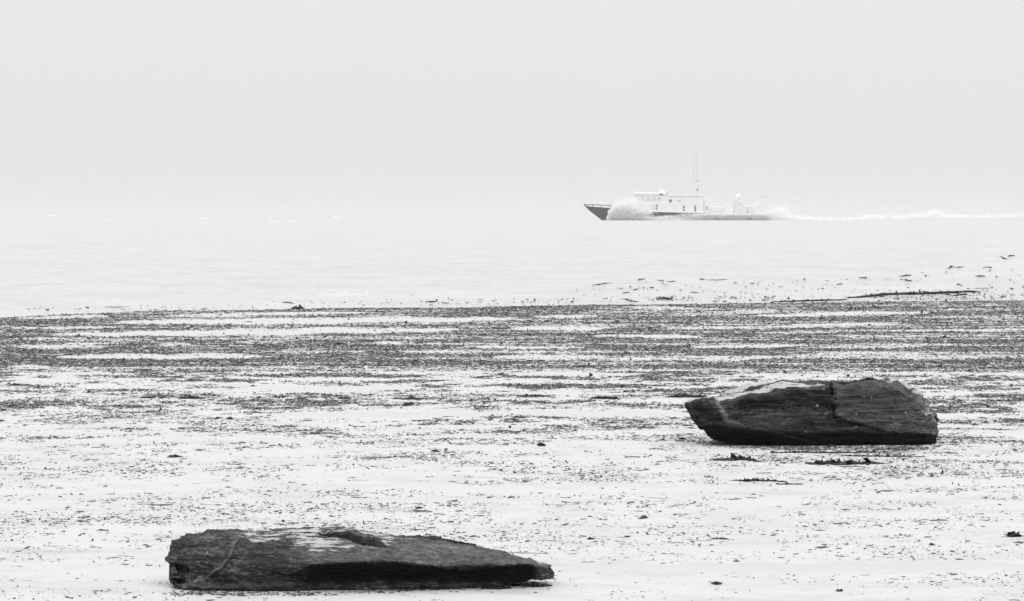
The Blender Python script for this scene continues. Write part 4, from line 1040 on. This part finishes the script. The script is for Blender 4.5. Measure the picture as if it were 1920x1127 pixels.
puffs('hull_spray', [(1300, 411, 22, 1.8, 4500), (1310, 406, 12, 3, 2600), (1345, 406, 16, 3.6, 7000), (1380, 407, 18, 3.6, 8500), (1415, 407, 14, 3.6, 7000), (1285, 405, 8, 3, 1100), (1255, 408, 12, 2, 2600), (1280, 413.8, 26, .7, 3500), (1385, 403, 34, 1.3, 5500), (1330, 403, 8, 1.5, 900), (1430, 406, 8, 4, 2500)],
  near - .3, near + .9, .04, .085, 'veil of white spray along the side of the ship', 6, lambda px, py: py > np.interp(px, [1225, 1325, 1440], [399, 400.4, 400.2]))
puffs('stern_spray', [(1440, 406, 7, 4, 3000), (1455, 402, 9, 5, 2600), (1466, 396, 8, 5, 1200), (1475, 407, 12, 3.5, 3200), (1500, 409, 14, 2.2, 3000)],
  YS - 6, YS + 8, .04, .095, 'white spray rising behind the ship stern', 8, None, [(1436, 411, 25, 60, 35, 75, 24, 120)])
wl = [(x, np.interp(x, [1490, 1575, 1605, 1640, 1715, 1750, 1790, 1880, 1960], [411, 411.8, 410, 408, 407, 404.5, 407.5, 405, 401.5])) for x in range(1495, 1965, 14)]
puffs('wake_foam', [(x, y, 10, 2.1, 480) for x, y in wl] + [(1750, 401, 10, 3, 1500), (1750, 398, 5, 3, 500), (1640, 405, 12, 1.5, 1200), (1720, 404, 14, 2, 1600), (1790, 404, 18, 1.5, 1200)],
  YS - 4, YS + 10, .04, .10, 'white foaming wake trailing right behind the ship', 9)
drops('surf_foam', [
  ([(590, 560), (610, 553), (640, 546), (668, 545), (690, 552), (705, 558), (640, 563)], 9000, 64.5, 66.5, .0015, .004, 7.0),
  ([(505, 566), (530, 559), (545, 563), (560, 567)], 2000, 62.5, 64, .0015, .004, 4.0)],
  'low burst of white surf at the breaking swell', 10)
wc = []
for (a, c, l) in [(98, 404.5, 9), (390, 409.5, 20), (515, 416, 12), (632, 405.5, 9), (205, 413, 6), (545, 415, 7)]:
    Yd = np.clip(10200 / (c - 399.2), 300, 900)
    wc.append(([(a - l, c + .8), (a - l * .3, c - .6), (a + l * .5, c - .9), (a + l, c + .8), (a, c + 1.2)], 170, Yd - 1, Yd + 2, .02 + .00006 * Yd, .03 + .00012 * Yd, .5))
drops('whitecaps', wc, 'small whitecaps breaking far out on the sea', 12)

# ------------------------------------------------------------------ haze over sea and shore
me = bpy.data.meshes.new('haze')
hx, hy0, hy1, hz0, hz1 = 76000, -420, 13900, -4.0, 24.0
hv = [(x, y, z) for z in (hz0, hz1) for y in (hy0, hy1) for x in (-hx, hx)]
me.from_pydata(hv, [], [[0, 2, 3, 1], [4, 5, 7, 6], [0, 1, 5, 4], [2, 6, 7, 3], [0, 4, 6, 2], [1, 3, 7, 5]]); me.update()
hm = bpy.data.materials.new('haze'); hm.use_nodes = True; nt = hm.node_tree; nt.nodes.clear()
pv = nt.nodes.new('ShaderNodeVolumePrincipled'); pv.inputs['Color'].default_value = (.745, .745, .745, 1); pv.inputs['Density'].default_value = 0.00022; pv.inputs['Anisotropy'].default_value = 0.2
ou = nt.nodes.new('ShaderNodeOutputMaterial'); nt.links.new(pv.outputs[0], ou.inputs['Volume'])
tag(link('haze', me, hm), 'thin pale haze over the sea', 'haze', kind='stuff')
